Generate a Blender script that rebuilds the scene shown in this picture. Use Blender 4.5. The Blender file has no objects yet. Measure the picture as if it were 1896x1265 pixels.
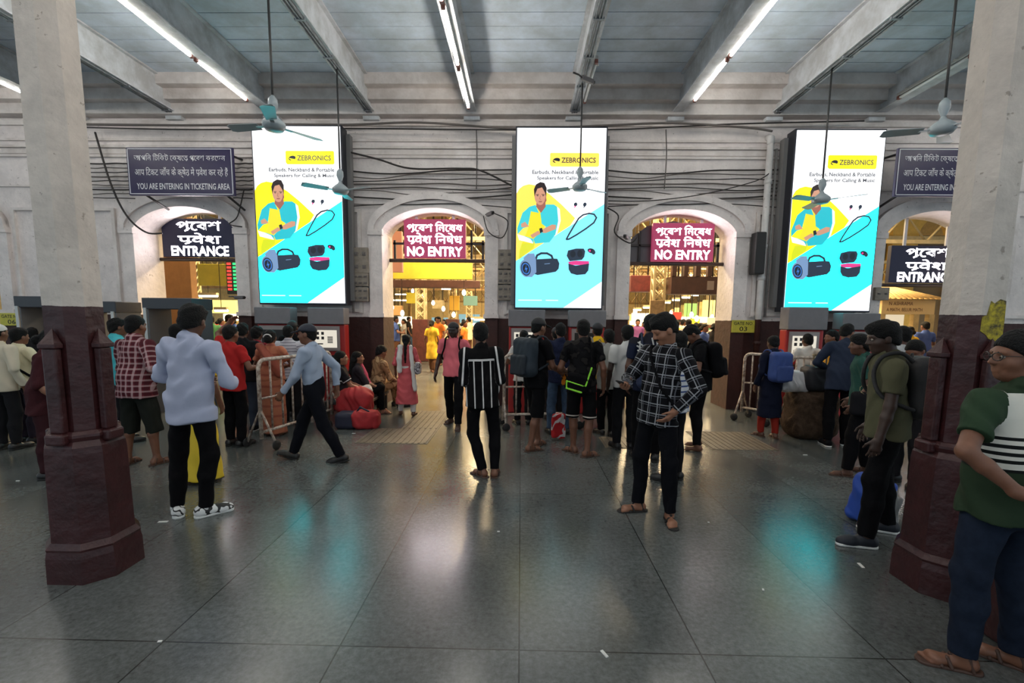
import bpy, bmesh, math, random
import numpy as np
from mathutils import Vector, Matrix
C = bpy.context.scene.collection
sc = bpy.context.scene
rnd = random.Random(7)
# ---------------------------------------------------------------- camera
F_, CX_, CY_, EYE = 850.0, 948.0, 683.3, 1.65          # focal length and principal point in pixels of the 1896 x 1265 frame
_dy = np.array([17, 588 - CY_, F_]); _dy /= np.linalg.norm(_dy)
_dd = np.array([870 - CX_, 8250 - CY_, F_]); _dd -= _dy * (_dy @ _dd); _dd /= np.linalg.norm(_dd)
_dx = np.cross(_dd, _dy)
cam = bpy.data.objects.new('camera', bpy.data.cameras.new('camera')); C.objects.link(cam)
cam.data.sensor_width = 36; cam.data.lens = F_ / 1896 * 36; cam.data.shift_y = (CY_ - 632.5) / 1896
cam.data.clip_start = 0.05; cam.data.clip_end = 200
cam.matrix_world = Matrix(((_dx[0], -_dx[1], -_dx[2], 0), (_dy[0], -_dy[1], -_dy[2], 0),
                           (-_dd[0], _dd[1], _dd[2], EYE), (0, 0, 0, 1)))
sc.camera = cam
def ray(px, py):
    d = np.array([(px - CX_) / F_, (py - CY_) / F_, 1.0]); return np.array([d @ _dx, d @ _dy, -(d @ _dd)])
def at(px, py, Y):                                      # the point a pixel shows at depth Y
    r = ray(px, py); return np.array([0, 0, EYE]) + r * (Y / r[1])
def fl(px, py, z=0.0):                                  # the point a pixel shows at height z
    r = ray(px, py); return np.array([0, 0, EYE]) + r * ((z - EYE) / r[2])
# ---------------------------------------------------------------- world, exposure
w = bpy.data.worlds.new('hall_air'); sc.world = w; w.use_nodes = True
bg = w.node_tree.nodes['Background']; bg.inputs[0].default_value = (0.62, 0.78, 0.88, 1); bg.inputs[1].default_value = 0.76
sc.view_settings.view_transform = 'Standard'; sc.view_settings.look = 'None'
sc.view_settings.exposure = 0.0; sc.view_settings.gamma = 1.0; sc.view_settings.use_curve_mapping = False
def area(name, loc, size, power, col, rot=(0, 0, 0)):
    l = bpy.data.lights.new(name, 'AREA'); l.shape = 'RECTANGLE'; l.size, l.size_y = size; l.energy = power; l.color = col
    o = bpy.data.objects.new(name, l); C.objects.link(o); o.location = loc; o.rotation_euler = rot; return o
for i, (x, y) in enumerate([(-7, 14), (-1, 13), (4, 13.5), (8.5, 14), (-1, 20), (6, 21), (1, 27), (-8, 24), (10, 26), (-4, 34), (5, 34)]):
    area('concourse_lamp_and_fill', (x, y, 5.6), (2.4, 1.2), 900, (1, .77, .45))  # warm concourse light; the farthest pair is added to brighten the far wall
TUBE_E, SCREEN_E = 50.0, 1.0
# ---------------------------------------------------------------- materials
def lin(c):
    return tuple(((v / 255 / 12.92) if v / 255 <= .04045 else ((v / 255 + .055) / 1.055) ** 2.4) for v in c)
MATS = {}
def nd(nt, t, **kw):
    n = nt.nodes.new(t)
    for k, v in kw.items():
        if k == 'op': n.operation = v
        elif k == 'blend': n.data_type = 'RGBA'; n.blend_type = v
        elif k.startswith('i'): 
            s = n.inputs[int(k[1:])]
            if isinstance(v, bpy.types.NodeSocket): nt.links.new(v, s)
            else: s.default_value = v
    return n
def M(name, rgb=(128, 128, 128), rough=.6, metal=0, noise=0, nscale=6, bump=0, bscale=40, dark=None, spec=.5, emit=0):
    """plain surface with mottled dirt (noise) and a fine relief (bump)"""
    if name in MATS: return MATS[name]
    m = bpy.data.materials.new(name); m.use_nodes = True; nt = m.node_tree
    b = nt.nodes['Principled BSDF']; c = lin(rgb) + (1,)
    b.inputs['Base Color'].default_value = c; b.inputs['Roughness'].default_value = rough; b.inputs['Metallic'].default_value = metal
    b.inputs['Specular IOR Level'].default_value = .12 if rough >= .8 and spec == .5 else spec
    if emit:
        b.inputs['Emission Color'].default_value = c; b.inputs['Emission Strength'].default_value = emit
        if emit: b.inputs['Base Color'].default_value = tuple(v * .3 for v in c[:3]) + (1,)
    if noise or bump:
        tc = nd(nt, 'ShaderNodeTexCoord')
    if noise:
        n = nd(nt, 'ShaderNodeTexNoise', i0=tc.outputs['Object'], i2=nscale, i3=6.0, i4=.65)
        r = nd(nt, 'ShaderNodeValToRGB', i0=n.outputs[0]); r.color_ramp.elements[0].position = .38; r.color_ramp.elements[1].position = .62
        dk = lin(dark) + (1,) if dark else tuple(v * (1 - noise) for v in c[:3]) + (1,)
        r.color_ramp.elements[0].color = dk; r.color_ramp.elements[1].color = c
        nt.links.new(r.outputs[0], b.inputs['Base Color'])
    if bump:
        n2 = nd(nt, 'ShaderNodeTexNoise', i0=tc.outputs['Object'], i2=bscale, i3=3.0)
        bp = nd(nt, 'ShaderNodeBump', i0=bump, i1=.02); bp.inputs['Height'].default_value = 0; nt.links.new(n2.outputs[0], bp.inputs['Height'])
        nt.links.new(bp.outputs[0], b.inputs['Normal'])
    MATS[name] = m; return m
def frac_mask(nt, sock, period, duty, off=0.0):
    a = nd(nt, 'ShaderNodeMath', op='MULTIPLY_ADD', i0=sock, i1=1 / period, i2=off + 50)
    f = nd(nt, 'ShaderNodeMath', op='FRACT', i0=a.outputs[0])
    return nd(nt, 'ShaderNodeMath', op='LESS_THAN', i0=f.outputs[0], i1=duty).outputs[0]
def patterned(name, base, layers, rough=.8, attr='pat', bump=.25):
    """cloth: layers of (axis, period, duty, offset, rgb, strength) bands over a base, read from the weave coordinate"""
    if name in MATS: return MATS[name]
    m = M(name, base, rough, bump=bump, bscale=9); nt = m.node_tree; b = nt.nodes['Principled BSDF']
    at_ = nd(nt, 'ShaderNodeAttribute'); at_.attribute_name = attr
    sx = nd(nt, 'ShaderNodeSeparateXYZ', i0=at_.outputs['Vector'])
    col = nd(nt, 'ShaderNodeRGB'); col.outputs[0].default_value = lin(base) + (1,); cur = col.outputs[0]
    for ax, per, duty, off, rgb, st in layers:
        if per is None:                                  # one band between duty and off
            g = nd(nt, 'ShaderNodeMath', op='GREATER_THAN', i0=sx.outputs[ax], i1=duty).outputs[0]
            l = nd(nt, 'ShaderNodeMath', op='LESS_THAN', i0=sx.outputs[ax], i1=off).outputs[0]
            k = nd(nt, 'ShaderNodeMath', op='MULTIPLY', i0=g, i1=l).outputs[0]
        else: k = frac_mask(nt, sx.outputs[ax], per, duty, off)
        k = nd(nt, 'ShaderNodeMath', op='MULTIPLY', i0=k, i1=st).outputs[0]
        mx = nd(nt, 'ShaderNodeMix', blend='MIX'); nt.links.new(k, mx.inputs[0]); nt.links.new(cur, mx.inputs[6])
        mx.inputs[7].default_value = lin(rgb) + (1,); cur = mx.outputs[2]
    nt.links.new(cur, b.inputs['Base Color']); return m
def camo(name, cols, scale=9, rough=.85):
    if name in MATS: return MATS[name]
    m = M(name, cols[0], rough, bump=.25, bscale=9); nt = m.node_tree; b = nt.nodes['Principled BSDF']
    tc = nd(nt, 'ShaderNodeTexCoord'); n = nd(nt, 'ShaderNodeTexNoise', i0=tc.outputs['Object'], i2=scale, i3=1.0)
    r = nd(nt, 'ShaderNodeValToRGB', i0=n.outputs[0]); r.color_ramp.interpolation = 'CONSTANT'
    e = r.color_ramp.elements; e[0].color = lin(cols[0]) + (1,); e[1].position = .47; e[1].color = lin(cols[1]) + (1,)
    x = e.new(.56); x.color = lin(cols[2]) + (1,)
    nt.links.new(r.outputs[0], b.inputs['Base Color']); return m
# ---------------------------------------------------------------- object helpers
def tag(o, label, cat, group=None, kind=None):
    if label: o['label'] = label
    if cat: o['category'] = cat
    if group: o['group'] = group
    if kind: o['kind'] = kind
    return o
def thing(name, label, cat, loc=(0, 0, 0), rz=0, group=None):
    o = bpy.data.objects.new(name, None); C.objects.link(o); o.location = tuple(float(v) for v in loc); o.rotation_euler = (0, 0, rz); o.empty_display_size = .1
    return tag(o, label, cat, group)
def link(name, me, m, parent=None, smooth=False):
    o = bpy.data.objects.new(name, me); C.objects.link(o); o.parent = parent
    ms = m if isinstance(m, (list, tuple)) else [m]
    if not me.materials:
        for q in ms: me.materials.append(q)
    if smooth: me.polygons.foreach_set('use_smooth', [True] * len(me.polygons))
    return o
class MB:
    """collects simple solids; build() links them as one mesh object"""
    def __init__(s): s.v = []; s.f = []; s.mi = []; s.sm = []
    def add(s, vs, fs, mi=0, sm=False):
        n = len(s.v); s.v += [tuple(float(c) for c in v) for v in vs]; s.f += [tuple(i + n for i in f) for f in fs]; s.mi += [mi] * len(fs); s.sm += [sm] * len(fs); return s
    def box(s, lo, hi, mi=0, R=None, bev=0):
        (a, b, c), (d, e, f) = lo, hi
        if bev:
            bm = bmesh.new(); bmesh.ops.create_cube(bm, size=1)
            for q in bm.verts: q.co = Vector(((a + d) / 2 + q.co.x * (d - a), (b + e) / 2 + q.co.y * (e - b), (c + f) / 2 + q.co.z * (f - c)))
            bmesh.ops.bevel(bm, geom=bm.edges[:], offset=bev, segments=2, affect='EDGES', profile=.5)
            bm.verts.index_update(); vs = [tuple(q.co) for q in bm.verts]; fs = [[q.index for q in p.verts] for p in bm.faces]; bm.free()
        else:
            vs = [(a, b, c), (d, b, c), (d, e, c), (a, e, c), (a, b, f), (d, b, f), (d, e, f), (a, e, f)]
            fs = [(0, 3, 2, 1), (4, 5, 6, 7), (0, 1, 5, 4), (1, 2, 6, 5), (2, 3, 7, 6), (3, 0, 4, 7)]
        if R is not None: vs = [tuple(R @ Vector(v)) for v in vs]
        return s.add(vs, fs, mi)
    def tube(s, pts, r, n=8, mi=0, r2=None, caps=True):
        P = [Vector([float(c) for c in p]) for p in pts]; vs = []; fs = []; m = len(P); up = None
        for i, p in enumerate(P):
            d = (P[min(i + 1, m - 1)] - P[max(i - 1, 0)]).normalized()
            if up is None: up = Vector((0, 0, 1)) if abs(d.z) < .9 else Vector((1, 0, 0))
            x = d.cross(up).normalized(); up = x.cross(d).normalized()
            rr = r if r2 is None else r + (r2 - r) * i / (m - 1)
            vs += [p + (x * math.cos(2 * math.pi * k / n) + up * math.sin(2 * math.pi * k / n)) * rr for k in range(n)]
        for i in range(m - 1):
            fs += [(i * n + k, i * n + (k + 1) % n, (i + 1) * n + (k + 1) % n, (i + 1) * n + k) for k in range(n)]
        if caps: fs += [tuple(range(n))[::-1], tuple((m - 1) * n + k for k in range(n))]
        return s.add(vs, fs, mi, True)
    def lathe(s, prof, c=(0, 0, 0), n=20, mi=0, ax='z', sm=True):
        vs = []; fs = []
        for r, z in prof:
            for k in range(n):
                a = 2 * math.pi * k / n; u, v = r * math.cos(a), r * math.sin(a)
                vs.append((c[0] + u, c[1] + v, c[2] + z) if ax == 'z' else (c[0] + u, c[1] - z, c[2] + v))
        m = len(prof)
        for i in range(m - 1):
            fs += [(i * n + k, i * n + (k + 1) % n, (i + 1) * n + (k + 1) % n, (i + 1) * n + k) for k in range(n)]
        fs += [tuple(range(n))[::-1], tuple((m - 1) * n + k for k in range(n))]
        return s.add(vs, fs, mi, sm)
    def poly(s, pts, y=0.0, th=0.0, mi=0, plane='xz'):
        """flat outline in the xz plane at depth y (front towards -y), given thickness th"""
        pts = [(float(a), float(b)) for a, b in pts]
        ar = sum(pts[i][0] * pts[(i + 1) % len(pts)][1] - pts[(i + 1) % len(pts)][0] * pts[i][1] for i in range(len(pts)))
        if ar < 0: pts = pts[::-1]
        n = len(pts); vs = [(a, y, b) for a, b in pts]; fs = [tuple(range(n))]
        if th:
            vs += [(a, y + th, b) for a, b in pts]; fs += [tuple(range(n, 2 * n))[::-1]]
            fs += [(i, i + n, (i + 1) % n + n, (i + 1) % n) for i in range(n)]
        return s.add(vs, fs, mi)
    def mesh(s, name):
        me = bpy.data.meshes.new(name); me.from_pydata(s.v, [], s.f); me.polygons.foreach_set('material_index', s.mi); me.polygons.foreach_set('use_smooth', s.sm); me.update(); return me
    def build(s, name, m, parent=None, label=None): 
        o = link(name, s.mesh(name), m, parent)
        if label: o['label'] = label
        return o
def struct(o): o['kind'] = 'structure'; return o
def copy_tree(o, parent=None):
    c = o.copy(); C.objects.link(c)
    if parent: c.parent = parent
    for ch in list(o.children): copy_tree(ch, c)
    return c
import re
def vis(s):                                             # left-hand vowel signs stand before their consonants
    s = re.sub('((?:[\u0915-\u0939]\u094d)*[\u0915-\u0939])\u093f', lambda m: '\u093f' + m.group(1), s)
    return re.sub('((?:[\u0995-\u09b9]\u09cd)*[\u0995-\u09b9])([\u09bf\u09c7])', lambda m: m.group(2) + m.group(1), s)
def raw_text(s, fat):
    c = bpy.data.curves.new('t', 'FONT'); c.body = s; c.size = 1; c.offset = fat; c.resolution_u = 2
    o = bpy.data.objects.new('t', c); C.objects.link(o); dg = bpy.context.evaluated_depsgraph_get()
    me = bpy.data.meshes.new_from_object(o.evaluated_get(dg)); bpy.data.objects.remove(o); bpy.data.curves.remove(c)
    vs = np.array([v.co[:] for v in me.vertices]).reshape(-1, 3); fs = [tuple(p.vertices) for p in me.polygons]; bpy.data.meshes.remove(me)
    return vs, fs
def text(mb, s, cx, cz, y, width=None, height=None, fat=0.0, mi=0, align='c'):
    """lettering laid on the plane y facing -y, fitted to a width and a letter height"""
    s = vis(s); slashes = []
    parts = re.split('[\u094d\u09cd][\u09b0\u0930]', s)
    for i in range(1, len(parts)):
        pre = ''.join(parts[:i]); slashes.append(raw_text(pre, 0)[0][:, 0].max())
    vs, fs = raw_text(''.join(parts), fat)
    for x in slashes:
        n = len(vs); vs = np.vstack([vs, [(x - .06, .2, 0), (x, .13, 0), (x - .26, -.09, 0), (x - .31, -.02, 0)]]); fs = fs + [(n, n + 3, n + 2, n + 1)]
    lo, hi = vs.min(0), vs.max(0); kx = width / (hi[0] - lo[0]) if width else None; kz = height / (hi[1] - lo[1]) if height else None
    kx = kx or kz; kz = kz or kx
    ox = cx - (hi[0] + lo[0]) / 2 * kx if align == 'c' else (cx - hi[0] * kx if align == 'r' else cx - lo[0] * kx)
    mb.add([(ox + v[0] * kx, y, cz + (v[1] - (hi[1] + lo[1]) / 2) * kz) for v in vs], fs, mi)
# ================================================================ THE SETTING
WY, WB, CEIL, BEAMZ = 8.5, 9.12, 5.62, 5.15            # wall face, wall back, ceiling, underside of the beams
DOORS = [-10.6, -6.15, -1.6, 2.87, 7.35, 11.85]; DHW = .93
def arch_z(t): return 3.16 + .42 * (1 - t * t) ** .62    # t in -1..1 across the opening
plaster = M('old_plaster', (232, 224, 220), .7, noise=.3, nscale=2.2, bump=.5, bscale=14, dark=(206, 196, 190))
maroon = M('maroon_dado', (84, 40, 34), .45, noise=.4, nscale=5, bump=.3)
def two_tone(name, z0, lo_, hi_, rough=.6, nscale=2.5):
    """painted surface, one colour below a line and one above"""
    m = M(name, hi_, rough, bump=.5, bscale=13); nt = m.node_tree; b = nt.nodes['Principled BSDF']
    g = nd(nt, 'ShaderNodeNewGeometry'); s = nd(nt, 'ShaderNodeSeparateXYZ', i0=g.outputs['Position'])
    n = nd(nt, 'ShaderNodeTexNoise', i0=g.outputs['Position'], i2=nscale, i3=8.0, i4=.7)
    wob = nd(nt, 'ShaderNodeMath', op='MULTIPLY_ADD', i0=n.outputs[0], i1=.03, i2=s.outputs[2])
    k = nd(nt, 'ShaderNodeMath', op='GREATER_THAN', i0=wob.outputs[0], i1=z0 + .015)
    def var(c, a):
        r = nd(nt, 'ShaderNodeValToRGB', i0=n.outputs[0]); r.color_ramp.elements[0].position = .36; r.color_ramp.elements[1].position = .6
        r.color_ramp.elements[0].color = tuple(v * a for v in lin(c)) + (1,); r.color_ramp.elements[1].color = lin(c) + (1,); return r.outputs[0]
    mx = nd(nt, 'ShaderNodeMix', blend='MIX'); nt.links.new(k.outputs[0], mx.inputs[0]); nt.links.new(var(lo_, .6), mx.inputs[6]); nt.links.new(var(hi_, .8), mx.inputs[7])
    ch = nd(nt, 'ShaderNodeTexNoise', i0=g.outputs['Position'], i2=17.0, i3=4.0, i4=.6)
    cr = nd(nt, 'ShaderNodeValToRGB', i0=ch.outputs[0]); cr.color_ramp.elements[0].position = .66; cr.color_ramp.elements[1].position = .7
    cr.color_ramp.elements[0].color = (1, 1, 1, 1); cr.color_ramp.elements[1].color = (.58, .55, .52, 1)
    cm = nd(nt, 'ShaderNodeMix', blend='MULTIPLY'); cm.inputs[0].default_value = 1; nt.links.new(mx.outputs[2], cm.inputs[6]); nt.links.new(cr.outputs[0], cm.inputs[7])
    nt.links.new(cm.outputs[2], b.inputs['Base Color']); return m
wallm = two_tone('wall_paint', 1.63, (64, 30, 25), (236, 226, 222))
# floor: big polished stone slabs
def floor_mat():
    m = M('stone_slabs', (105, 108, 102), .3); nt = m.node_tree; b = nt.nodes['Principled BSDF']
    tc = nd(nt, 'ShaderNodeTexCoord'); mp = nd(nt, 'ShaderNodeMapping', i0=tc.outputs['Object']); mp.inputs[1].default_value = (-.01 + 90, -2.12 + 205, 0)
    br = nd(nt, 'ShaderNodeTexBrick', i0=mp.outputs[0]); br.offset = 0; br.squash = 1
    for k, v in (('Color1', lin((94, 98, 97)) + (1,)), ('Color2', lin((82, 86, 85)) + (1,)), ('Mortar', lin((38, 39, 37)) + (1,)), ('Scale', 1), ('Mortar Size', .0045), ('Mortar Smooth', .3), ('Bias', 0), ('Brick Width', .9), ('Row Height', 2.05)):
        br.inputs[k].default_value = v
    n1 = nd(nt, 'ShaderNodeTexNoise', i0=tc.outputs['Object'], i2=1.1, i3=5.0, i4=.6)
    n2 = nd(nt, 'ShaderNodeTexNoise', i0=tc.outputs['Object'], i2=32.0, i3=6.0, i4=.75)
    n3 = nd(nt, 'ShaderNodeTexNoise', i0=tc.outputs['Object'], i2=11.0, i3=8.0, i4=.75)
    r1 = nd(nt, 'ShaderNodeMapRange', i0=n1.outputs[0], i1=.3, i2=.7, i3=.72, i4=1.18)
    r2 = nd(nt, 'ShaderNodeMapRange', i0=n2.outputs[0], i1=.32, i2=.68, i3=.58, i4=1.38)
    r3 = nd(nt, 'ShaderNodeMapRange', i0=n3.outputs[0], i1=.35, i2=.65, i3=.82, i4=1.15)
    a = nd(nt, 'ShaderNodeMath', op='MULTIPLY', i0=r1.outputs[0], i1=r2.outputs[0]); a2 = a
    mx = nd(nt, 'ShaderNodeMix', blend='MULTIPLY'); mx.inputs[0].default_value = 1; nt.links.new(br.outputs[0], mx.inputs[6]); nt.links.new(a2.outputs[0], mx.inputs[7])
    nt.links.new(mx.outputs[2], b.inputs['Base Color'])
    rr = nd(nt, 'ShaderNodeMapRange', i0=n1.outputs[0], i1=.3, i2=.7, i3=.19, i4=.27); nt.links.new(rr.outputs[0], b.inputs['Roughness'])
    hs = nd(nt, 'ShaderNodeMath', op='MULTIPLY_ADD', i0=n2.outputs[0], i1=.3, i2=n3.outputs[0])
    bp = nd(nt, 'ShaderNodeBump', i0=.03, i1=.006); nt.links.new(hs.outputs[0], bp.inputs['Height']); nt.links.new(bp.outputs[0], b.inputs['Normal'])
    b.inputs['Specular IOR Level'].default_value = 1.0
    return m
struct(MB().box((-16, -6, -.1), (16, 42, 0)).build('floor', floor_mat()))
# tactile paving let into the floor
tact = M('tactile_tile', (104, 94, 82), .5, noise=.3)
for i, (x0, y0, x1, y1, ang) in enumerate([(-2.15, 5.8, -1.2, 6.6, 0), (-1.75, 6.6, -1.2, 7.9, 0), (2.45, 5.75, 3.3, 6.7, 0), (1.1, 5.75, 1.6, 6.3, 0)]):
    mb = MB(); mb.box((x0, y0, 0), (x1, y1, .004))
    n = int((x1 - x0) / .075)
    for k in range(n):
        x = x0 + (k + .5) * (x1 - x0) / n; mb.box((x - .014, y0 + .02, .004), (x + .014, y1 - .02, .0095))
    struct(mb.build('trim_%d' % (20 + i), tact))
# main wall with arched openings
def arch_wall():
    mb = MB(); edges = [-14.0]
    top = CEIL + .3
    for d in DOORS: edges += [d - DHW, d + DHW]
    edges += [14.0]
    for i in range(0, len(edges), 2):
        mb.box((edges[i], WY, 0), (edges[i + 1], WB, top))
    N = 24
    for d in DOORS:
        for k in range(N):
            t0, t1 = -math.cos(math.pi * k / N), -math.cos(math.pi * (k + 1) / N)
            x0, x1, z0, z1 = d + DHW * t0, d + DHW * t1, arch_z(t0), arch_z(t1)
            vs = [(x0, WY, z0), (x1, WY, z1), (x1, WY, top), (x0, WY, top), (x0, WB, z0), (x1, WB, z1), (x1, WB, top), (x0, WB, top)]
            mb.add(vs, [(0, 1, 2, 3), (5, 4, 7, 6), (4, 5, 1, 0)])
    return mb.build('wall_back', wallm)
struct(arch_wall())
# arch surrounds and piers
for i, d in enumerate(DOORS):
    mb = MB(); N = 26
    for k in range(N):
        q = []
        for t in (-math.cos(math.pi * k / N), -math.cos(math.pi * (k + 1) / N)):
            q.append((d + DHW * t, arch_z(t), d + (DHW + .24) * t, arch_z(t) + .1 + .16 * math.sqrt(max(0, 1 - t * t)) if abs(t) < 1 else 3.16))
        (a, b, a2, b2), (c, e, c2, e2) = q
        for y0, sh in ((WY - .07, 0), (WY - .11, .55)):
            la, lb = a + (a2 - a) * sh, b + (b2 - b) * sh; lc, le = c + (c2 - c) * sh, e + (e2 - e) * sh
            vs = [(la, y0, lb), (lc, y0, le), (c2, y0, e2), (a2, y0, b2), (la, WY, lb), (lc, WY, le), (c2, WY, e2), (a2, WY, b2)]
            mb.add(vs, [(0, 1, 2, 3), (3, 2, 6, 7), (4, 5, 1, 0)])
    for s in (-1, 1):                                    # imposts and jamb pilasters
        x0, x1 = sorted((d + s * DHW, d + s * (DHW + .24)))
        mb.box((x0, WY - .07, 0), (x1, WY, 3.2)); mb.box((x0 - .02, WY - .1, 1.62), (x1 + .02, WY, 1.7)); mb.box((x0 - .015, WY - .1, 3.1), (x1 + .015, WY, 3.2))
    struct(mb.build('trim_%d' % (1 + i), wallm))
# cornice bands above the arches
mb = MB()
for z0, z1, p in ((4.98, 5.06, .05), (4.72, 4.76, .035), (4.60, 4.64, .05), (4.44, 4.48, .04), (3.92, 3.95, .03)):
    mb.box((-14, WY - p, z0), (14, WY, z1))
mb.box((-14, WY - .02, 4.5), (14, WY, 4.58)); struct(mb.build('trim_8', plaster))
# stepped cove between the ceiling and the wall
mb = MB()
for k in range(3): mb.box((-14, 7.98 + .16 * k, CEIL - .17 * k - .17), (14, WY, CEIL - .17 * k + .02))
struct(mb.build('trim_10', plaster))
# raised panels on the piers
mb = MB()
for k in range(len(DOORS) - 1):
    c = (DOORS[k] + DOORS[k + 1]) / 2
    for s in (-1, 1): mb.box((c + s * .93 - .03, WY - .05, 1.7), (c + s * .93 + .03, WY, 3.5))
    mb.box((c - .96, WY - .05, 3.5), (c + .96, WY, 3.55)); mb.box((c - .95, WY - .06, 1.72), (c + .95, WY, 1.78))
struct(mb.build('trim_9', plaster))
# ceiling boards between beams
mb = MB(); y = -4.0
boardm = M('ceiling_boards', (214, 226, 240), .5, noise=.22, nscale=1.6, bump=.3, bscale=7, dark=(186, 196, 204))
while y < 8.1:
    dz = rnd.uniform(0, .012); mb.box((-14, y, CEIL + dz), (14, y + .283, CEIL + .05)); mb.box((-14, y + .28, CEIL + .04), (14, y + .31, CEIL + .05)); y += .3
struct(mb.build('ceiling', boardm))
struct(MB().box((-14.2, -4, CEIL + .06), (14.2, WB, CEIL + .2)).build('ceiling_slab', boardm))
BEAMS = [-9.7, -7.9, -6.15, -4.42, -2.66, -.9, .87, 2.62, 4.3, 6.03, 7.8, 9.6]
beamm = M('painted_steel', (216, 218, 222), .5, noise=.3, nscale=3, bump=.3, bscale=9, dark=(180, 180, 180))
for i, x in enumerate(BEAMS):
    mb = MB(); mb.box((x - .085, -4, BEAMZ), (x + .085, WY, BEAMZ + .022)); mb.box((x - .03, -4, BEAMZ + .02), (x + .03, WY, CEIL)); mb.box((x - .085, -4, CEIL - .022), (x + .085, WY, CEIL))
    mb.box((x - .14, WY - .12, BEAMZ - .1), (x + .14, WY, BEAMZ)); struct(mb.build('trim_%d' % (40 + i), beamm))
# ================================================================ COLUMNS
colm = two_tone('column_paint', 1.69, (62, 25, 27), (206, 194, 184), .42, 4)
def octo(cx, cy, s, c, z): return [(cx + a, cy + b, z) for a, b in ((-s + c, -s), (s - c, -s), (s, -s + c), (s, s - c), (s - c, s), (-s + c, s), (-s, s - c), (-s, -s + c))]
def prism(mb, cx, cy, rings):
    vs = []; fs = []
    for s, c, z in rings: vs += octo(cx, cy, s, c, z)
    n = len(rings)
    for i in range(n - 1): fs += [(i * 8 + k, i * 8 + (k + 1) % 8, i * 8 + 8 + (k + 1) % 8, i * 8 + 8 + k) for k in range(8)]
    fs += [tuple(range(8))[::-1], tuple((n - 1) * 8 + k for k in range(8))]; mb.add(vs, fs)
def column(x, y, label):
    t = thing('column', label, 'column', (x, y, 0), 0, 'octagonal iron columns of the hall')
    mb = MB(); prism(mb, 0, 0, [(.134, .07, .88), (.13, .068, 1.6), (.122, .064, 5.3)]); mb.build('shaft', colm, t)
    mb = MB(); prism(mb, 0, 0, [(.192, .1, .16), (.184, .096, .8), (.18, .094, .84), (.162, .085, .875), (.17, .088, .9), (.168, .087, .915), (.152, .08, .935)]); mb.build('plinth', colm, t)
    mb = MB(); prism(mb, 0, 0, [(.222, .112, 0), (.219, .11, .16), (.212, .107, .2), (.215, .108, .215), (.202, .102, .235), (.194, .1, .25)]); mb.build('base', colm, t)
    for a in range(4):                                   # cast brackets on the four faces
        R = Matrix.Rotation(a * math.pi / 2, 3, 'Z'); mb = MB()
        mb.box((-.042, -.182, .93), (.042, -.138, 1.44), R=R, bev=.01); mb.box((-.052, -.192, 1.44), (.052, -.135, 1.47), R=R, bev=.006)
        vs = [(-.046, -.186, 1.47), (.046, -.186, 1.47), (.046, -.138, 1.47), (-.046, -.138, 1.47), (0, -.142, 1.56)]
        mb.add([tuple(R @ Vector(v)) for v in vs], [(0, 1, 4), (1, 2, 4), (2, 3, 4), (3, 0, 4)])
        mb.box((-.058, -.206, .86), (.058, -.138, .93), R=R, bev=.015); mb.build('bracket', colm, t)
    return t
COL_L = column(-2.76, 2.80, 'octagonal column, pale above and maroon below, without any poster on it')
COL_R = column(2.67, 2.80, 'octagonal column, pale above and maroon below, with a torn yellow poster')
# torn poster wrapped on the right column
mb = MB(); pts = []
random.seed(3)
for k in range(13): pts.append((-.05 + .2 * k / 12, 1.62 + random.uniform(-.02, .03) if k else 1.5))
pts = [(-.062, 1.62), (-.06, 1.7), (-.035, 1.71), (-.03, 1.735), (-.02, 1.79), (.0, 1.775), (.03, 1.8), (.062, 1.79), (.066, 1.68), (.064, 1.57), (.04, 1.56), (-.01, 1.575), (-.03, 1.6)]
mb.poly([(a, b - .02) for a, b in pts], -.1325, .002)
po = mb.build('torn_poster', M('yellow_poster', (190, 170, 40), .7, noise=.75, nscale=26, dark=(70, 62, 34))); po.location = (2.67, 2.80, 0)
tag(po, 'torn yellow paper poster peeling off the front of the column', 'poster')
# ================================================================ CEILING LIGHTS
tubem = M('lit_tube', (255, 250, 240), .4, emit=TUBE_E); deadm = M('unlit_tube', (225, 225, 222), .35)
capm = M('batten_metal', (185, 180, 175), .45, metal=.3)
def tube_light(lit, name='tube_light', mid=False):
    t = thing(name, '', 'ceiling light', (0, 0, 0), 0, 'fluorescent tube lights along the beams')
    MB().box((-.025, -.61, .03), (.025, .61, .075), bev=.006).build('batten', capm, t)
    for s in (-.4, .4): (MB().tube([(0, s, .07), (0, s, .118)], .008, 6) if mid else MB().box((-.06, s - .012, .05), (.06, s + .012, .06))).build('fixing', capm, t)
    MB().tube([(0, -.56, 0), (0, .56, 0)], .019, 10).build('tube', tubem if lit else deadm, t)
    for s in (-1, 1): MB().box((-.022, s * .585 - .025, -.022), (.022, s * .585 + .025, .03), bev=.004).build('lamp_holder', M('lamp_holder_brown', (120, 70, 60), .5), t)
    return t
ord_ = ['nearest the wall', 'second from the wall', 'third from the wall', 'fourth from the wall', 'fifth from the wall', 'sixth from the wall', 'seventh from the wall', 'eighth from the wall', 'ninth from the wall']
lit0 = None
rows = [(-4.42, -.13, 'above the pale blue shirt', 9), (-.9, 0, 'above the striped shirt', 9), (2.62, .13, 'above the checked shirt', 9), (-7.9, -.13, 'beyond the unpostered column', 9), (7.8, .13, 'beyond the postered column', 9)]
for bx, ox, w_, n in rows:
    for k in range(n):
        o = tube_light(True, mid=(ox == 0)) if k == 0 else copy_tree(lit0)
        if k == 0: lit0 = o
        o.location = (bx + ox, 7.3 - k * 1.27, BEAMZ - (.115 if ox == 0 else 0))
        o['label'] = 'lit white tube light %s, %s' % (w_, ord_[k])
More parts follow.
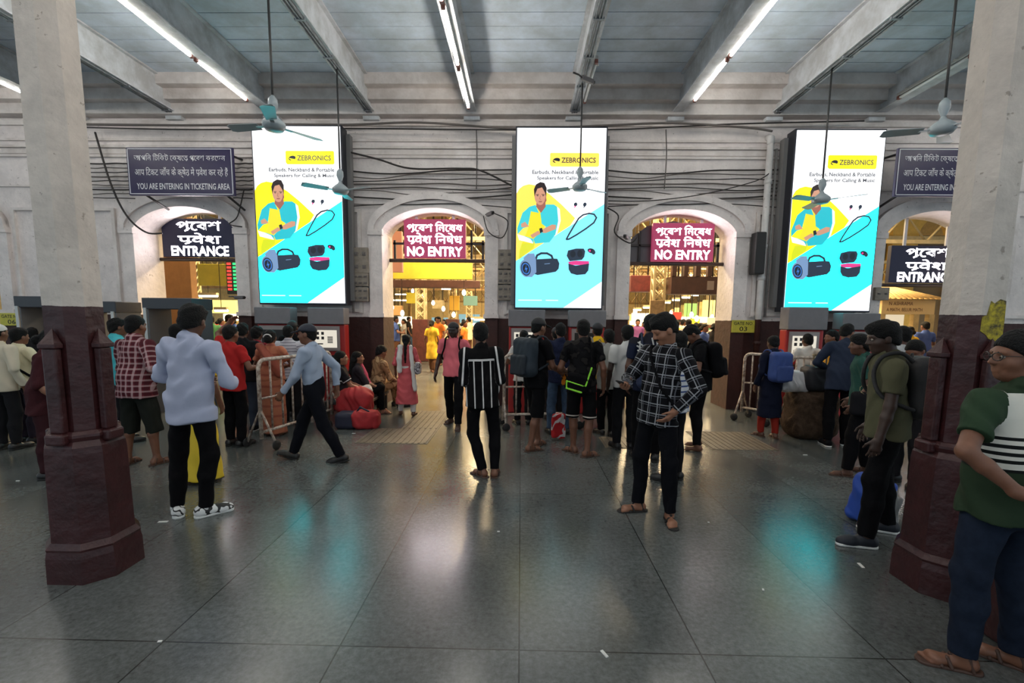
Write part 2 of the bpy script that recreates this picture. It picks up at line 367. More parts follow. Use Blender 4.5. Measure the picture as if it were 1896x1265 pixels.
for k in range(2):
    o = tube_light(False) if k == 0 else copy_tree(dead0); dead0 = o
    o.location = (5.91, 7.2 - 1.3 * k, BEAMZ); o['label'] = ['unlit tube light over the cut off ticketing sign, nearest the wall', 'unlit tube light under the beam by the postered column'][k]
o = copy_tree(dead0); o.location = (.99, 7.35, BEAMZ); o['label'] = 'unlit tube light behind the ceiling camera above the middle screen'
# conduits under the beams
for i, (x, y0, y1, lab) in enumerate([(-2.66, 1, 8.4, 'cable conduit pair under the beam carrying the fans above the guard'), (.87, 1, 8.3, 'cable conduit pair under the beam of the middle ceiling camera'), (4.3, 1, 8.4, 'cable conduit pair under the beam carrying the fans near the drainpipe'), (-6.15, 1, 8.4, 'cable conduit pair under the beam over the ticketing area sign')]):
    mb = MB()
    for dx in (-.045, 0, .035): mb.tube([(x + dx, y0, BEAMZ - .014), (x + dx, y1, BEAMZ - .014)], .012, 6)
    yy = y0
    while yy < y1: mb.box((x - .07, yy, BEAMZ - .03), (x + .06, yy + .03, BEAMZ)); yy += .8
    tag(mb.build('conduit', M('grey_conduit', (150, 155, 160), .5, noise=.5, nscale=8)), lab, 'conduit', 'conduits under the beams')
# ================================================================ FANS
fanw = M('fan_enamel', (150, 160, 165), .35); fand = M('fan_rod', (52, 50, 50), .5)
def fan():
    t = thing('ceiling_fan', '', 'fan', (0, 0, 0), 0, 'ceiling fans on long rods')
    MB().tube([(0, 0, .12), (0, 0, 1.5)], .012, 8).build('rod', fand, t)
    MB().lathe([(.012, .3), (.045, .26), (.05, .2), (.02, .12), (.012, .1)]).build('canopy', fanw, t)
    MB().lathe([(.03, -.06), (.09, -.05), (.115, -.015), (.115, .02), (.08, .055), (.035, .09), (.02, .12)], n=24).build('motor', fanw, t)
    for k in range(3):
        R = Matrix.Rotation(k * 2 * math.pi / 3 + .5, 3, 'Z'); mb = MB()
        mb.box((.09, -.02, -.012), (.2, .02, -.004), R=R)
        vs = []; n = 8
        for i in range(n + 1):
            f = i / n; x = .17 + .36 * f; w2 = .05 + .02 * f - (.03 if i == n else 0)
            for z in (0, .005): vs += [tuple(R @ Vector((x, -w2, -.02 + z))), tuple(R @ Vector((x, w2, .004 + z)))]
        fs = []
        for i in range(n):
            a = i * 4; fs += [(a, a + 4, a + 5, a + 1)[::-1], (a + 2, a + 3, a + 7, a + 6)[::-1], (a, a + 2, a + 6, a + 4), (a + 1, a + 5, a + 7, a + 3)]
        fs += [(0, 1, 3, 2), (n * 4, n * 4 + 2, n * 4 + 3, n * 4 + 1)]
        mb.add(vs, fs); mb.build('blade', fanw, t)
    return t
fan0 = fan()
for k, (x, y, z, a, lab) in enumerate([(-2.66, 5.1, 3.66, .4, 'ceiling fan on a long black rod over the top edge of a screen'), (-2.66, 6.9, 3.47, 1.2, 'pale ceiling fan hanging beside the screen above the walking guard'), (.87, 7.3, 3.64, .1, 'ceiling fan hanging before the middle advertising screen'), (4.28, 6.9, 3.37, .9, 'ceiling fan hanging before the pictured woman on the drainpipe screen'), (4.3, 5.05, 3.62, .3, 'ceiling fan partly hidden behind the postered column')]):
    o = fan0 if k == 0 else copy_tree(fan0); o.location = (x, y, z); o.rotation_euler.z = a; o['label'] = lab
    for c in o.children:
        if c.name.startswith('rod'): c.scale.z = 1; c.data = c.data.copy(); top = BEAMZ - z
        if c.name.startswith('rod'):
            for v in c.data.vertices:
                if v.co.z > 1: v.co.z = top
# ================================================================ ADVERTISING SCREENS
def screen(cx, y, z0, wd, ht, tint, label, name='advertising_screen'):
    t = thing(name, label, 'screen', (cx, y, z0), 0, 'lit advertising screens between the arches')
    MB().box((-wd / 2 - .025, .012, -.03), (wd / 2 + .025, .26, ht + .03), bev=.008).build('housing', M('screen_frame', (52, 54, 62), .4, metal=.4), t)
    mb = MB(); mb.box((-wd / 2 - .09, .2, .05), (wd / 2 + .09, .34, ht - .05)); mb.build('mounting_frame', M('mount_steel', (120, 118, 118), .5), t)
    cy_, ye, ja, pan = tint
    cols = [(250, 252, 255), ye, cy_, (60, 62, 70), (206, 150, 122), (36, 24, 26), ja, (238, 226, 40), (250, 252, 255), pan, (36, 48, 66), (58, 116, 200), (232, 60, 140), (20, 28, 40), (120, 150, 190), (214, 160, 50), (160, 98, 84)]
    ms = [M('screen_%02x%02x%02x_%d' % (c + (k < 3,)), c, .35, emit=SCREEN_E * ((1.45, 1.25, 3.0 if c[0] < 60 else 1.1)[k] if k < 3 else 1)) for k, c in enumerate(cols)]
    W0, S0, CY0, TX, SK, HR, JK, TP, WH, PN, NV, BL, PK, BK, LB, GD, SH = range(17)
    def P(pts): return [(((a - 205) / 572 - .5) * wd, (1 - (b - 60) / 1166) * ht) for a, b in pts]
    mb = MB(); lay = [0.0]
    def pg(pts, mi): lay[0] -= .0006; mb.poly(P(pts), lay[0], 0, mi)
    def el(cx_, cz_, rx, rz, mi, n=22, a0=0, a1=360, rot=0):
        pts = []
        for k in range(n + 1):
            a = math.radians(a0 + (a1 - a0) * k / n); u, v = rx * math.cos(a), rz * math.sin(a); c, s = math.cos(math.radians(rot)), math.sin(math.radians(rot)); pts.append((cx_ + u * c - v * s, cz_ + u * s + v * c))
        if a1 - a0 == 360: pts = pts[:-1]
        pg(pts, mi)
    def stroke(pts, wpx, mi):
        for (a, b), (c, d) in zip(pts, pts[1:]):
            L = math.hypot(c - a, d - b) or 1; nx, ny = -(d - b) / L * wpx / 2, (c - a) / L * wpx / 2; ex, ey = (c - a) / L * wpx * .2, (d - b) / L * wpx * .2
            mb.poly(P([(a + nx - ex, b + ny - ey), (c + nx + ex, d + ny + ey), (c - nx + ex, d - ny + ey), (a - nx - ex, b - ny - ey)]), lay[0], 0, mi)
        lay[0] -= .0006
    mb.box((-wd / 2, 0, 0), (wd / 2, .012, ht), W0)
    pg([(205, 475), (222, 445), (248, 425), (285, 415), (325, 422), (420, 478), (500, 545), (590, 632), (560, 680), (205, 915)], S0)
    pg([(205, 915), (777, 540), (777, 1048), (525, 1226), (205, 1226)], CY0)
    pg([(418, 222), (424, 216), (728, 216), (735, 222), (735, 296), (728, 303), (428, 303), (418, 292)], S0)
    # maker's mark
    el(460, 263, 24, 15, BK, rot=-14); pg([(438, 262), (482, 271), (468, 288)], S0)
    lay[0] -= .0006; q = P([(492, 262), (714, 262)]); text(mb, 'ZEBRONICS', (q[0][0] + q[1][0]) / 2, q[0][1], lay[0], width=q[1][0] - q[0][0], height=.085, fat=.02, mi=TX)
    for s, zz, x0 in (('Earbuds, Neckband & Portable', 340, 305), ('Speakers for Calling & Music', 378, 337)):
        q = P([(x0, zz), (733, zz)]); text(mb, s, (q[0][0] + q[1][0]) / 2, q[0][1], lay[0], width=q[1][0] - q[0][0], height=.075, fat=.022, mi=TX)
    # woman in a jacket, arms folded
    pg([(225, 905), (228, 850), (245, 795), (330, 795), (322, 830), (262, 875)], PN)
    pg([(285, 700), (295, 600), (325, 570), (390, 570), (400, 620), (385, 720), (330, 800), (245, 800)], TP)
    pg([(245, 600), (290, 560), (330, 548), (352, 600), (300, 590), (282, 690), (250, 700), (215, 740), (212, 700)], JK)
    pg([(362, 600), (398, 545), (450, 545), (485, 570), (492, 640), (470, 730), (425, 790), (330, 800), (318, 770), (400, 690), (372, 670)], JK)
    pg([(470, 558), (488, 575), (496, 650), (476, 730), (462, 745), (480, 650)], WH)
    pg([(212, 738), (300, 766), (318, 800), (225, 778)], WH); pg([(240, 745), (318, 770), (322, 800), (300, 770)], JK)
    pg([(236, 672), (262, 658), (290, 690), (240, 695)], SK)
    pg([(298, 745), (350, 715), (366, 735), (312, 765)], SK); pg([(380, 705), (440, 675), (466, 678), (464, 705), (400, 730), (378, 730)], SK)
    pg([(356, 702), (374, 696), (382, 722), (362, 732)], BK)
    pg([(336, 520), (392, 520), (396, 560), (366, 600), (334, 560)], SH)
    el(360, 486, 39, 64, SK); pg([(322, 498), (317, 450), (330, 418), (358, 402), (385, 408), (400, 440), (398, 500), (390, 470), (370, 436), (340, 445), (328, 475)], HR)
    pg([(332, 482), (350, 479), (350, 483), (333, 486)], HR); pg([(368, 479), (388, 482), (387, 486), (368, 483)], HR); el(342, 490, 6, 2.6, BK); el(378, 490, 6, 2.6, BK)
    stroke([(360, 490), (356, 512), (364, 514)], 3, SH); el(361, 528, 12, 4.5, SH); pg([(396, 490), (401, 520), (386, 548), (372, 552), (388, 525)], SH)
    # ear buds, neckband
    for ex in (590, 650): el(ex, 545, 11, 13, NV, rot=20); pg([(ex - 6, 552), (ex + 4, 556), (ex - 10, 572)], PK if ex == 590 else NV)
    stroke([(535, 772), (552, 738), (585, 680), (612, 635), (640, 612), (680, 602), (712, 608), (728, 630), (712, 662), (660, 702), (600, 742), (552, 770), (535, 772)], 9.5, NV)
    # loudspeaker
    stroke([(336, 905), (345, 878), (372, 864), (410, 864), (440, 880), (452, 910)], 13, NV)
    pg([(330, 905), (440, 898), (478, 900), (492, 930), (488, 965), (470, 985), (350, 1008), (325, 1000)], NV)
    pg([(255, 895), (285, 868), (325, 866), (338, 905), (342, 990), (312, 1022), (285, 1020)], LB)
    el(272, 965, 40, 58, LB, rot=-12); el(272, 967, 33, 48, NV, rot=-12); el(272, 967, 27, 39, BL, rot=-12); el(272, 967, 21, 31, BK, rot=-12); pg([(264, 975), (276, 938), (274, 962), (284, 962), (270, 1000), (274, 972)], BL)
    stroke([(395, 935), (430, 931)], 4, LB)
    # ear bud case
    pg([(540, 880), (548, 845), (600, 832), (650, 832), (660, 850), (655, 885), (640, 905), (560, 915)], NV); el(580, 868, 18, 22, BK); el(626, 865, 18, 24, BK)
    pg([(550, 920), (600, 912), (686, 915), (688, 940), (560, 940)], PK); pg([(552, 932), (600, 945), (687, 930), (684, 975), (665, 1000), (610, 1006), (570, 995), (555, 970)], NV)
    el(700, 846, 25, 15, BK, rot=15); el(715, 856, 12, 14, NV); el(690, 846, 7, 7, PK)
    stroke([(225, 1177), (380, 1177)], 6, WH); stroke([(408, 1177), (488, 1177)], 6, WH)
    mb.build('lit_panel', ms, t)
    return t
side = ((30, 240, 250), (255, 240, 10), (30, 190, 205), (215, 225, 20)); mid = ((132, 232, 250), (252, 214, 84), (60, 205, 215), (220, 222, 50))
def scr(l, r, b, tp, y, tint, lab):
    p0, p1, p2 = at(l, (b + tp) / 2, y), at(r, (b + tp) / 2, y), at((l + r) / 2, tp, y); pb = at((l + r) / 2, b, y)
    return screen((p0[0] + p1[0]) / 2, y, pb[2], p1[0] - p0[0], p2[2] - pb[2], tint, lab)
scr(474, 634, 561, 234, 8.1, side, 'lit portrait advertising screen above the queue of the woman in the orange sari')
scr(956, 1118, 570, 237, 8.1, mid, 'lit portrait advertising screen between the two NO ENTRY arches')
scr(1464, 1625, 575, 241, 8.1, side, 'lit portrait advertising screen beside the white drainpipe')
# ================================================================ SIGNS
navy = M('navy_sign', (38, 30, 72), .35); white = M('sign_white', (225, 225, 230), .4)
def plate(name, label, cx, cy, cz, wd, ht, m, edge, lines, th=.05, cat='sign', tilt=0, group=None, lettering=white, fat=.0):
    t = thing(name, label, cat, (cx, cy, cz), 0, group); t.rotation_euler = (tilt, 0, 0)
    MB().box((-wd / 2, 0, -ht / 2), (wd / 2, th, ht / 2), bev=.004).build('board', m, t)
    if edge:
        mb = MB(); e = .018; k = .012
        for a, b, c, d in ((-wd / 2 + e, wd / 2 - e, ht / 2 - e - k, ht / 2 - e), (-wd / 2 + e, wd / 2 - e, -ht / 2 + e, -ht / 2 + e + k), (-wd / 2 + e, -wd / 2 + e + k, -ht / 2 + e, ht / 2 - e), (wd / 2 - e - k, wd / 2 - e, -ht / 2 + e, ht / 2 - e)): mb.box((a, -.003, c), (b, .001, d))
        mb.build('border', lettering, t)
    if lines:
        mb = MB()
        for s, x, z, wl, hl in lines: text(mb, s, x * wd, z * ht, -.002, width=wl * wd, height=hl * ht, fat=fat if s.isascii() else fat * .3)
        mb.build('lettering', lettering, t)
    return t
tick = [('আপনি টিকিট ক্ষেত্রে প্রবেশ করছেন', 0, .28, .86, .19), ('आप टिकट जाँच के क्षेत्र मे प्रवेश कर रहे हैं', .01, -.02, .88, .22), ('YOU ARE ENTERING IN TICKETING AREA', .02, -.31, .88, .13)]
for l, r, tpy, by, lab in ((236, 432, 273, 362, 'dark blue ticketing area sign with white lettering, seen whole over the entrance arch'), (1660, 1852, 274, 364, 'dark blue ticketing area sign with white lettering, cut off by the postered column')):
    Y = 7.9; a, b = at(l, 317, Y), at(r, 317, Y); c, d = at((l + r) / 2, tpy, Y), at((l + r) / 2, by, Y)
    plate('ticketing_sign', lab, (a[0] + b[0]) / 2, Y, (c[2] + d[2]) / 2, b[0] - a[0], c[2] - d[2], navy, True, tick, group='dark blue ticketing area signs', fat=.012)
    for s in (-1, 1):
        mb = MB(); x = (a[0] + b[0]) / 2 + s * .7; mb.tube([(x, Y + .05, d[2] + .05), (x, WY, d[2] - .1)], .02); mb.tube([(x, Y + .05, c[2] - .05), (x, WY, c[2])], .02)
        tag(mb.build('sign_bracket', M('dark_steel', (50, 46, 46), .5)), 'dark steel bracket holding the ticketing sign %s, its %s end' % ('seen whole' if l < 500 else 'cut off by the column', 'outer' if s < 0 else 'inner'), 'bracket')
glow_w = M('led_letters_white', (255, 246, 250), .4, emit=22.0); led_dark = M('led_board_navy', (44, 46, 84), .4, emit=.12); led_red = M('led_board_red', (190, 70, 110), .4, emit=.6)
barm = M('sign_bar', (70, 58, 54), .5)
for i, d in enumerate(DOORS[1:5]):
    Y = WB - .12 if i in (0, 3) else WB - .25
    ent = i in (0, 3)
    specs = [(300, 433, 405, 476), (748, 862, 406, 478), (1208, 1322, 413, 484), (1648, 1778, 455, 524)][i]
    l, r, tpy, by = specs; a, b = at(l, (tpy + by) / 2, Y), at(r, (tpy + by) / 2, Y); c, e = at((l + r) / 2, tpy, Y), at((l + r) / 2, by, Y)
    wd, ht = b[0] - a[0], c[2] - e[2]; cx = (a[0] + b[0]) / 2; cz = (c[2] + e[2]) / 2
    lines = [('প্রবেশ', 0.02, .3, .62, .27), ('प्रवेश', .02, -.02, .6, .3), ('ENTRANCE', .02, -.34, .8, .26)] if ent else [('প্রবেশ নিষেধ', 0, .3, .9, .28), ('प्रवेश निषेध', 0, .0, .9, .3), ('NO ENTRY', 0, -.33, .9, .25)]
    lab = ['dark illuminated ENTRANCE sign in the arch under the whole ticketing sign', 'red illuminated NO ENTRY sign in the arch of the pink shirted walker', 'red illuminated NO ENTRY sign in the arch beside the gate number three plate', 'dark illuminated ENTRANCE sign in the arch beside the postered column'][i]
    plate('entry_sign', lab, cx, Y, cz, wd, ht, led_dark if ent else led_red, False, lines, th=.09, group='illuminated signs hung in the arches', lettering=glow_w, fat=.02)
    sg = [o for o in C.objects if o.name.startswith('entry_sign')][-1]; sg = max((o for o in C.objects if o.name.startswith('entry_sign')), key=lambda o: o.name)
    for s in (-.3, .3): MB().box((s * wd - .025, .03, ht / 2), (s * wd + .025, .06, max(ht / 2 + .05, arch_z(min(.9, abs(cx + s * wd - d) / DHW)) - cz))).build('hanger', white, sg)
    mb = MB(); zb = e[2] - .045; mb.tube([(d - DHW, Y + .05, zb), (d + DHW, Y + .05, zb)], .035, 10)
    tag(mb.build('sign_bar', barm), ['steel bar across the arch holding the ENTRANCE sign that is seen whole', 'steel bar across the arch of the pink shirted walker', 'steel bar across the arch beside gate number three', 'steel bar across the arch behind the postered column'][i], 'bar', 'steel bars across the arches')
    if not ent:                                          # dark fanlight frame round the sign
        fr = thing('fanlight', 'dark steel fanlight behind the NO ENTRY sign, arch %s' % ('of the pink shirted walker' if i == 1 else 'beside gate number three'), 'window')
        mb = MB(); z1 = zb + .04
        for x in (d - DHW + .08, d - DHW + .3, d + DHW - .3, d + DHW - .08): mb.box((x - .02, Y + .12, z1), (x + .02, Y + .16, 3.3 if abs(x - d) < .7 else 3.1))
        mb.box((d - DHW + .05, Y + .12, 3.02), (d + DHW - .05, Y + .16, 3.06)); mb.build('mullions', M('dark_steel', (50, 46, 46), .5), fr)
        if i == 2: MB().poly([(d - DHW + .05, z1), (d - DHW + .05, 3.1), (d - .5, 3.4), (d, 3.5), (d + .45, 3.4), (d + .62, 3.28), (d + .62, z1)], Y + .17, .03).build('dusty_pane', M('dusty_glass', (92, 88, 92), .3), fr)
yel = M('gate_yellow', (205, 196, 70), .5, noise=.2); blk = M('sign_black', (25, 22, 22), .5)
for num, l, r, tpy, by, lab in (('03', 1354, 1397, 593, 616, 'yellow GATE NO 03 plate on the maroon pier'), ('06', 2, 45, 580, 603, 'yellow GATE NO 06 plate at the far edge beyond the column')):
    Y = WY - .09; a, b = at(l, (tpy + by) / 2, Y), at(r, (tpy + by) / 2, Y); c, e = at((l + r) / 2, tpy, Y), at((l + r) / 2, by, Y)
    plate('gate_plate', lab, (a[0] + b[0]) / 2, Y - .02, (c[2] + e[2]) / 2, b[0] - a[0], c[2] - e[2], yel, False, [('GATE NO.', 0, .24, .84, .26), (num, 0, -.2, .34, .36)], th=.015, lettering=blk, fat=.01)
# ================================================================ WALL FITTINGS
boxm = M('beige_box', (150, 138, 124), .5, noise=.3, nscale=12); darkm = M('dark_steel', (50, 46, 46), .5)
def panel_box(px, y0, y1, wpx, rows_, lab, dx=0):
    Y = WY - .13; a, b = at(px - wpx / 2, (y0 + y1) / 2, Y), at(px + wpx / 2, (y0 + y1) / 2, Y); c, e = at(px, y0, Y), at(px, y1, Y)
    t = thing('switch_box', lab, 'switch box', ((a[0] + b[0]) / 2, Y, e[2]), 0, 'beige switch boxes on the piers'); wd, ht = b[0] - a[0], c[2] - e[2]
    MB().box((-wd / 2, 0, 0), (wd / 2, .13, ht), bev=.008).build('case', boxm, t)
    for r in range(rows_[1]):
        for q in range(rows_[0]):
            x = (q + .5) / rows_[0] * wd - wd / 2; z = (r + .5) / rows_[1] * ht
            mb = MB(); mb.box((x - wd * .11, -.012, z - ht * .07), (x + wd * .11, 0, z + ht * .07), bev=.003); mb.box((x - wd * .05, -.03, z - ht * .02), (x + wd * .05, -.012, z + ht * .04)); mb.build('switch', M('switch_grey', (112, 104, 100), .5), t)
for px, y0, y1, lab in ((667, 458, 506, 'topmost box, pier beside the walker arch'), (667, 506, 530, 'middle box, pier beside the walker arch'), (667, 532, 558, 'lowest box, pier beside the walker arch'), (936, 462, 498, 'topmost box, pier before the middle screen'), (936, 500, 526, 'middle box, pier before the middle screen'), (936, 528, 556, 'lowest box, pier before the middle screen')):
    panel_box(px, y0, y1, 28, (3, 2) if 'top' not in lab else (2, 2), 'small beige switch box, ' + lab)
panel_box(1634, 532, 556, 26, (2, 1), 'small beige switch box beside the edge of the screen by the drainpipe')
# wires: each a thing of its own
wirem = M('black_wire', (48, 42, 40), .6); wirel = M('dusty_wire', (104, 96, 92), .7)
def wire(pts, r, lab, m=wirem, cat='cable', group='loose wires on the wall', name='cable'):
    P = [at(x, y, Y) for x, y, Y in pts]; out = []
    for i in range(len(P) - 1):
        p0, p1, p2, p3 = P[max(i - 1, 0)], P[i], P[i + 1], P[min(i + 2, len(P) - 1)]
        for k in range(6):
            u = k / 6; out.append(.5 * ((2 * p1) + (p2 - p0) * u + (2 * p0 - 5 * p1 + 4 * p2 - p3) * u * u + (3 * p1 - p0 - 3 * p2 + p3) * u ** 3))
    out.append(P[-1]); return tag(MB().tube(out, r, 6).build(name, m), lab, cat, group)
Yw = WY - .06
for k in range(9):
    wob0 = [rnd.uniform(-2.5, 2.5) for _ in range(8)]
    for seg, (xa, xb, nm) in enumerate(((160, 250, 'between the column and the ticketing sign'), (432, 468, 'between the ticketing sign and the screen'), (640, 950, 'over the arch of the pink shirted walker'), (1126, 1450, 'over the arch beside gate number three'))):
        wob = wob0 if seg > 1 else [v * .25 for v in wob0]; y0 = 303 + k * 8 + (14 if seg in (2, 3) else 0); pts = [(xa + (xb - xa) * i / 5, y0 + wob[i] * 1.3 + (3 * math.sin(i + k) if seg > 1 else 0), Yw - .012 * (k % 3)) for i in range(6)]
        wire(pts, .009 if k % 3 else .013, 'dusty wall cable %s, %s of the bundle' % (nm, ['topmost', 'second', 'third', 'fourth', 'fifth', 'sixth', 'seventh', 'eighth', 'lowest'][k]), wirel if k % 2 else wirem, group='parallel cables along the wall')
wire([(160, 230, 8.3), (340, 232, 8.3), (470, 230, 8.3), (640, 231, 8.3), (780, 227, 8.3), (960, 238, 8.3), (1130, 232, 8.3), (1245, 228, 8.3), (1380, 236, 8.3), (1430, 243, 8.3)], .018, 'thick sagging cable along the wall just under the beams', wirel)
wire([(160, 236, 8.3), (360, 240, 8.3), (640, 238, 8.3), (860, 240, 8.3), (1130, 240, 8.3), (1350, 230, 8.3), (1600, 224, 8.3)], .012, 'thin cable running along the wall just under the beams')
wire([(176, 245, 8.4), (205, 340, 8.35), (235, 400, 8.3), (270, 430, 8.35), (300, 432, 8.4)], .016, 'black cable drooping down beside the whole ticketing sign')
wire([(640, 280, 8.35), (700, 295, 8.35), (760, 312, 8.35), (850, 312, 8.35), (890, 316, 8.35), (950, 345, 8.35)], .016, 'black cable swagged above the arch of the pink shirted walker')
wire([(1126, 372, 8.35), (1200, 372, 8.35), (1300, 360, 8.3), (1400, 335, 8.3), (1430, 315, 8.36)], .009, 'thin wire slanting up to the drainpipe')
wire([(882, 240, 8.4), (883, 290, 8.4), (882, 350, 8.4)], .01, 'straight drop cable above the arch of the pink shirted walker', wirel)
wire([(1233, 240, 8.4), (1234, 290, 8.4), (1230, 350, 8.4)], .01, 'straight drop cable above the arch beside gate number three', wirel)
wire([(1125, 385, 8.3), (1145, 400, 8.3), (1138, 430, 8.3), (1165, 450, 8.3), (1180, 440, 8.3)], .012, 'tangled cable at the edge of the middle screen')
wire([(452, 350, 8.4), (440, 400, 8.35), (425, 415, 8.35), (448, 420, 8.38)], .01, 'looped cable between the whole ENTRANCE sign and the screen')
wire([(895, 400, 8.3), (905, 430, 8.3), (930, 440, 8.3), (940, 410, 8.3), (915, 395, 8.3)], .01, 'looped cable under the wall camera')
# drainpipe beside the third screen
pm = two_tone('pipe_paint', 1.66, (64, 30, 25), (220, 216, 214)); Y = WY - .12
x = at(1414, 450, Y)[0]
t = thing('drainpipe', 'white painted drainpipe beside the lit screen, maroon at its foot', 'pipe', (x, Y, 0))
MB().tube([(0, 0, .02), (0, 0, 4.7)], .055, 14).build('pipe', pm, t)
mb = MB(); mb.tube([(0, 0, 4.66), (0, .0, 4.76), (0, .09, 4.8)], .06, 14); mb.build('elbow', pm, t)
for z in (1.2, 2.35, 2.9, 4.0): MB().tube([(0, 0, z), (0, 0, z + .07)], .068, 14).build('collar', pm, t)
for px, w2, lab in ((1428, .022, 'slim pipe tight against the screen by the drainpipe'), (650, .02, 'slim pipe tight against the screen above the guard')):
    x = at(px, 420, WY - .08)[0]; tag(MB().tube([(x, WY - .08, 1.7), (x, WY - .08, 4.6)], w2, 8).build('slim_pipe', M('pipe_grey', (150, 146, 144), .5, noise=.3)), lab, 'pipe')
# cameras and small fittings
def cctv(px, py, Y, rz, lab):
    p = at(px, py, Y); t = thing('wall_camera', lab, 'camera', p, rz)
    MB().box((-.03, -.16, -.03), (.03, .06, .03), bev=.012).build('camera_body', M('camera_shell', (86, 82, 84), .4), t); MB().tube([(0, -.18, 0), (0, -.15, 0)], .024, 12).build('lens', blk, t)
    MB().tube([(0, .05, 0), (0, .12, .02), (0, .22, .02)], .012, 6).build('arm', darkm, t)
cctv(905, 397, 8.28, .5, 'dark wall camera at the shoulder of the arch of the pink shirted walker')
cctv(1160, 440, 8.28, -.4, 'dark wall camera at the shoulder of the arch beside gate number three')
cctv(440, 551, 8.25, 1.2, 'grey wall camera low on the pier beside the whole ENTRANCE arch')
cctv(1083, 146, 6.95, 2.2, 'pale camera hanging under the beam above the middle screen')
p = at(1403, 470, 8.3)
t = thing('wall_speaker', 'black loudspeaker fixed to the wall beside the drainpipe', 'speaker', p); MB().box((-.09, -.1, -.36), (.09, .1, .36), bev=.02).build('cabinet', blk, t); MB().tube([(0, .1, 0), (0, .2, 0)], .03).build('bracket', darkm, t)
# ================================================================ TICKET MACHINES
redm = M('machine_red', (160, 36, 36), .4); greym = M('machine_grey', (118, 116, 120), .5, noise=.12); silver = M('machine_bezel', (150, 140, 138), .4, metal=.3)
scrm = M('machine_screen', (240, 232, 215), .3, emit=.8); btn = M('machine_button', (70, 66, 70), .4, emit=.05)
def machine(px, Y, ztop, lab, wd=.6, lit=True, top=1.78):
    x = at(px, 600, Y)[0]; t = thing('ticket_machine', lab, 'ticket machine', (x, Y, 0), 0, 'ticket vending machines under the screens')
    MB().box((-wd / 2, 0, 0), (wd / 2, .2, 1.5), bev=.02).build('cabinet', redm, t)
    MB().box((-wd / 2 - .01, -.06, 1.5), (wd / 2 + .01, .2, top), bev=.012).build('canopy', greym, t)
    MB().box((-wd / 2 + .04, -.03, 1.04), (wd / 2 - .08, 0, 1.47), bev=.01).build('bezel', silver, t)
    s = MB().box((-wd / 2 + .09, -.034, 1.1), (wd / 2 - .13, -.03, 1.4)).build('display', scrm if lit else blk, t)
    if lit:
        mb = MB(); x0 = -wd / 2 + .12
        for r in range(2):
            for c in range(2): mb.box((x0 + c * .085, -.037, 1.24 + r * .08), (x0 + .045 + c * .085, -.034, 1.29 + r * .08))
        mb.box((x0 - .01, -.037, 1.155), (x0 + .11, -.034, 1.175))
        for r in range(5): mb.box((x0 + .19, -.037, 1.18 + r * .024), (x0 + .28, -.034, 1.195 + r * .024))
        mb.build('menu', btn, s)
    MB().box((-.12, -.01, .85), (.12, 0, .97)).build('ticket_slot', blk, t)
    return t
machine(606, 7.85, 0, 'red ticket machine with a lit menu behind the walking guard')
machine(508, 7.85, 0, 'red ticket machine behind the woman in the orange sari', lit=False)
machine(975, 7.85, 0, 'red ticket machine behind the man with the dark backpack and cap')
machine(1087, 7.85, 0, 'grey topped ticket machine behind the camouflage shirted man', lit=False)
machine(1492, 7.5, 0, 'red ticket machine with a lit menu before the white shirted man by the railing', top=1.86)
machine(1590, 7.9, 0, 'blue backed ticket machine behind the man in the navy jacket', lit=False)
# ================================================================ SOFT SHAPES: rounded solids blended in a grid, then skinned
def cap(a, b, r1, r2=None, k=.02, fl=0, sq=None, op='u'): return ('c', np.array(a, float), np.array(b, float), r1, r1 if r2 is None else r2, fl, sq, k, op)
def ell(c, r, R=None, k=.02, op='u'): return ('e', np.array(c, float), np.array(r, float), R, k, op)
def rbox(c, hlf, rad, R=None, k=.02, op='u'): return ('b', np.array(c, float), np.array(hlf, float), rad, R, k, op)
def cut(n, d, k=.004): return ('p', np.array(n, float), d, k)   # keeps the side where n.p < d
def bbox(p):
    if p[0] == 'c': r = max(p[3], p[4]); return np.minimum(p[1], p[2]) - r, np.maximum(p[1], p[2]) + r
    if p[0] == 'e': r = p[2].max() if p[3] is not None else p[2]; return p[1] - r, p[1] + r
    r = np.linalg.norm(p[2]) if p[4] is not None else p[2]; return p[1] - r, p[1] + r
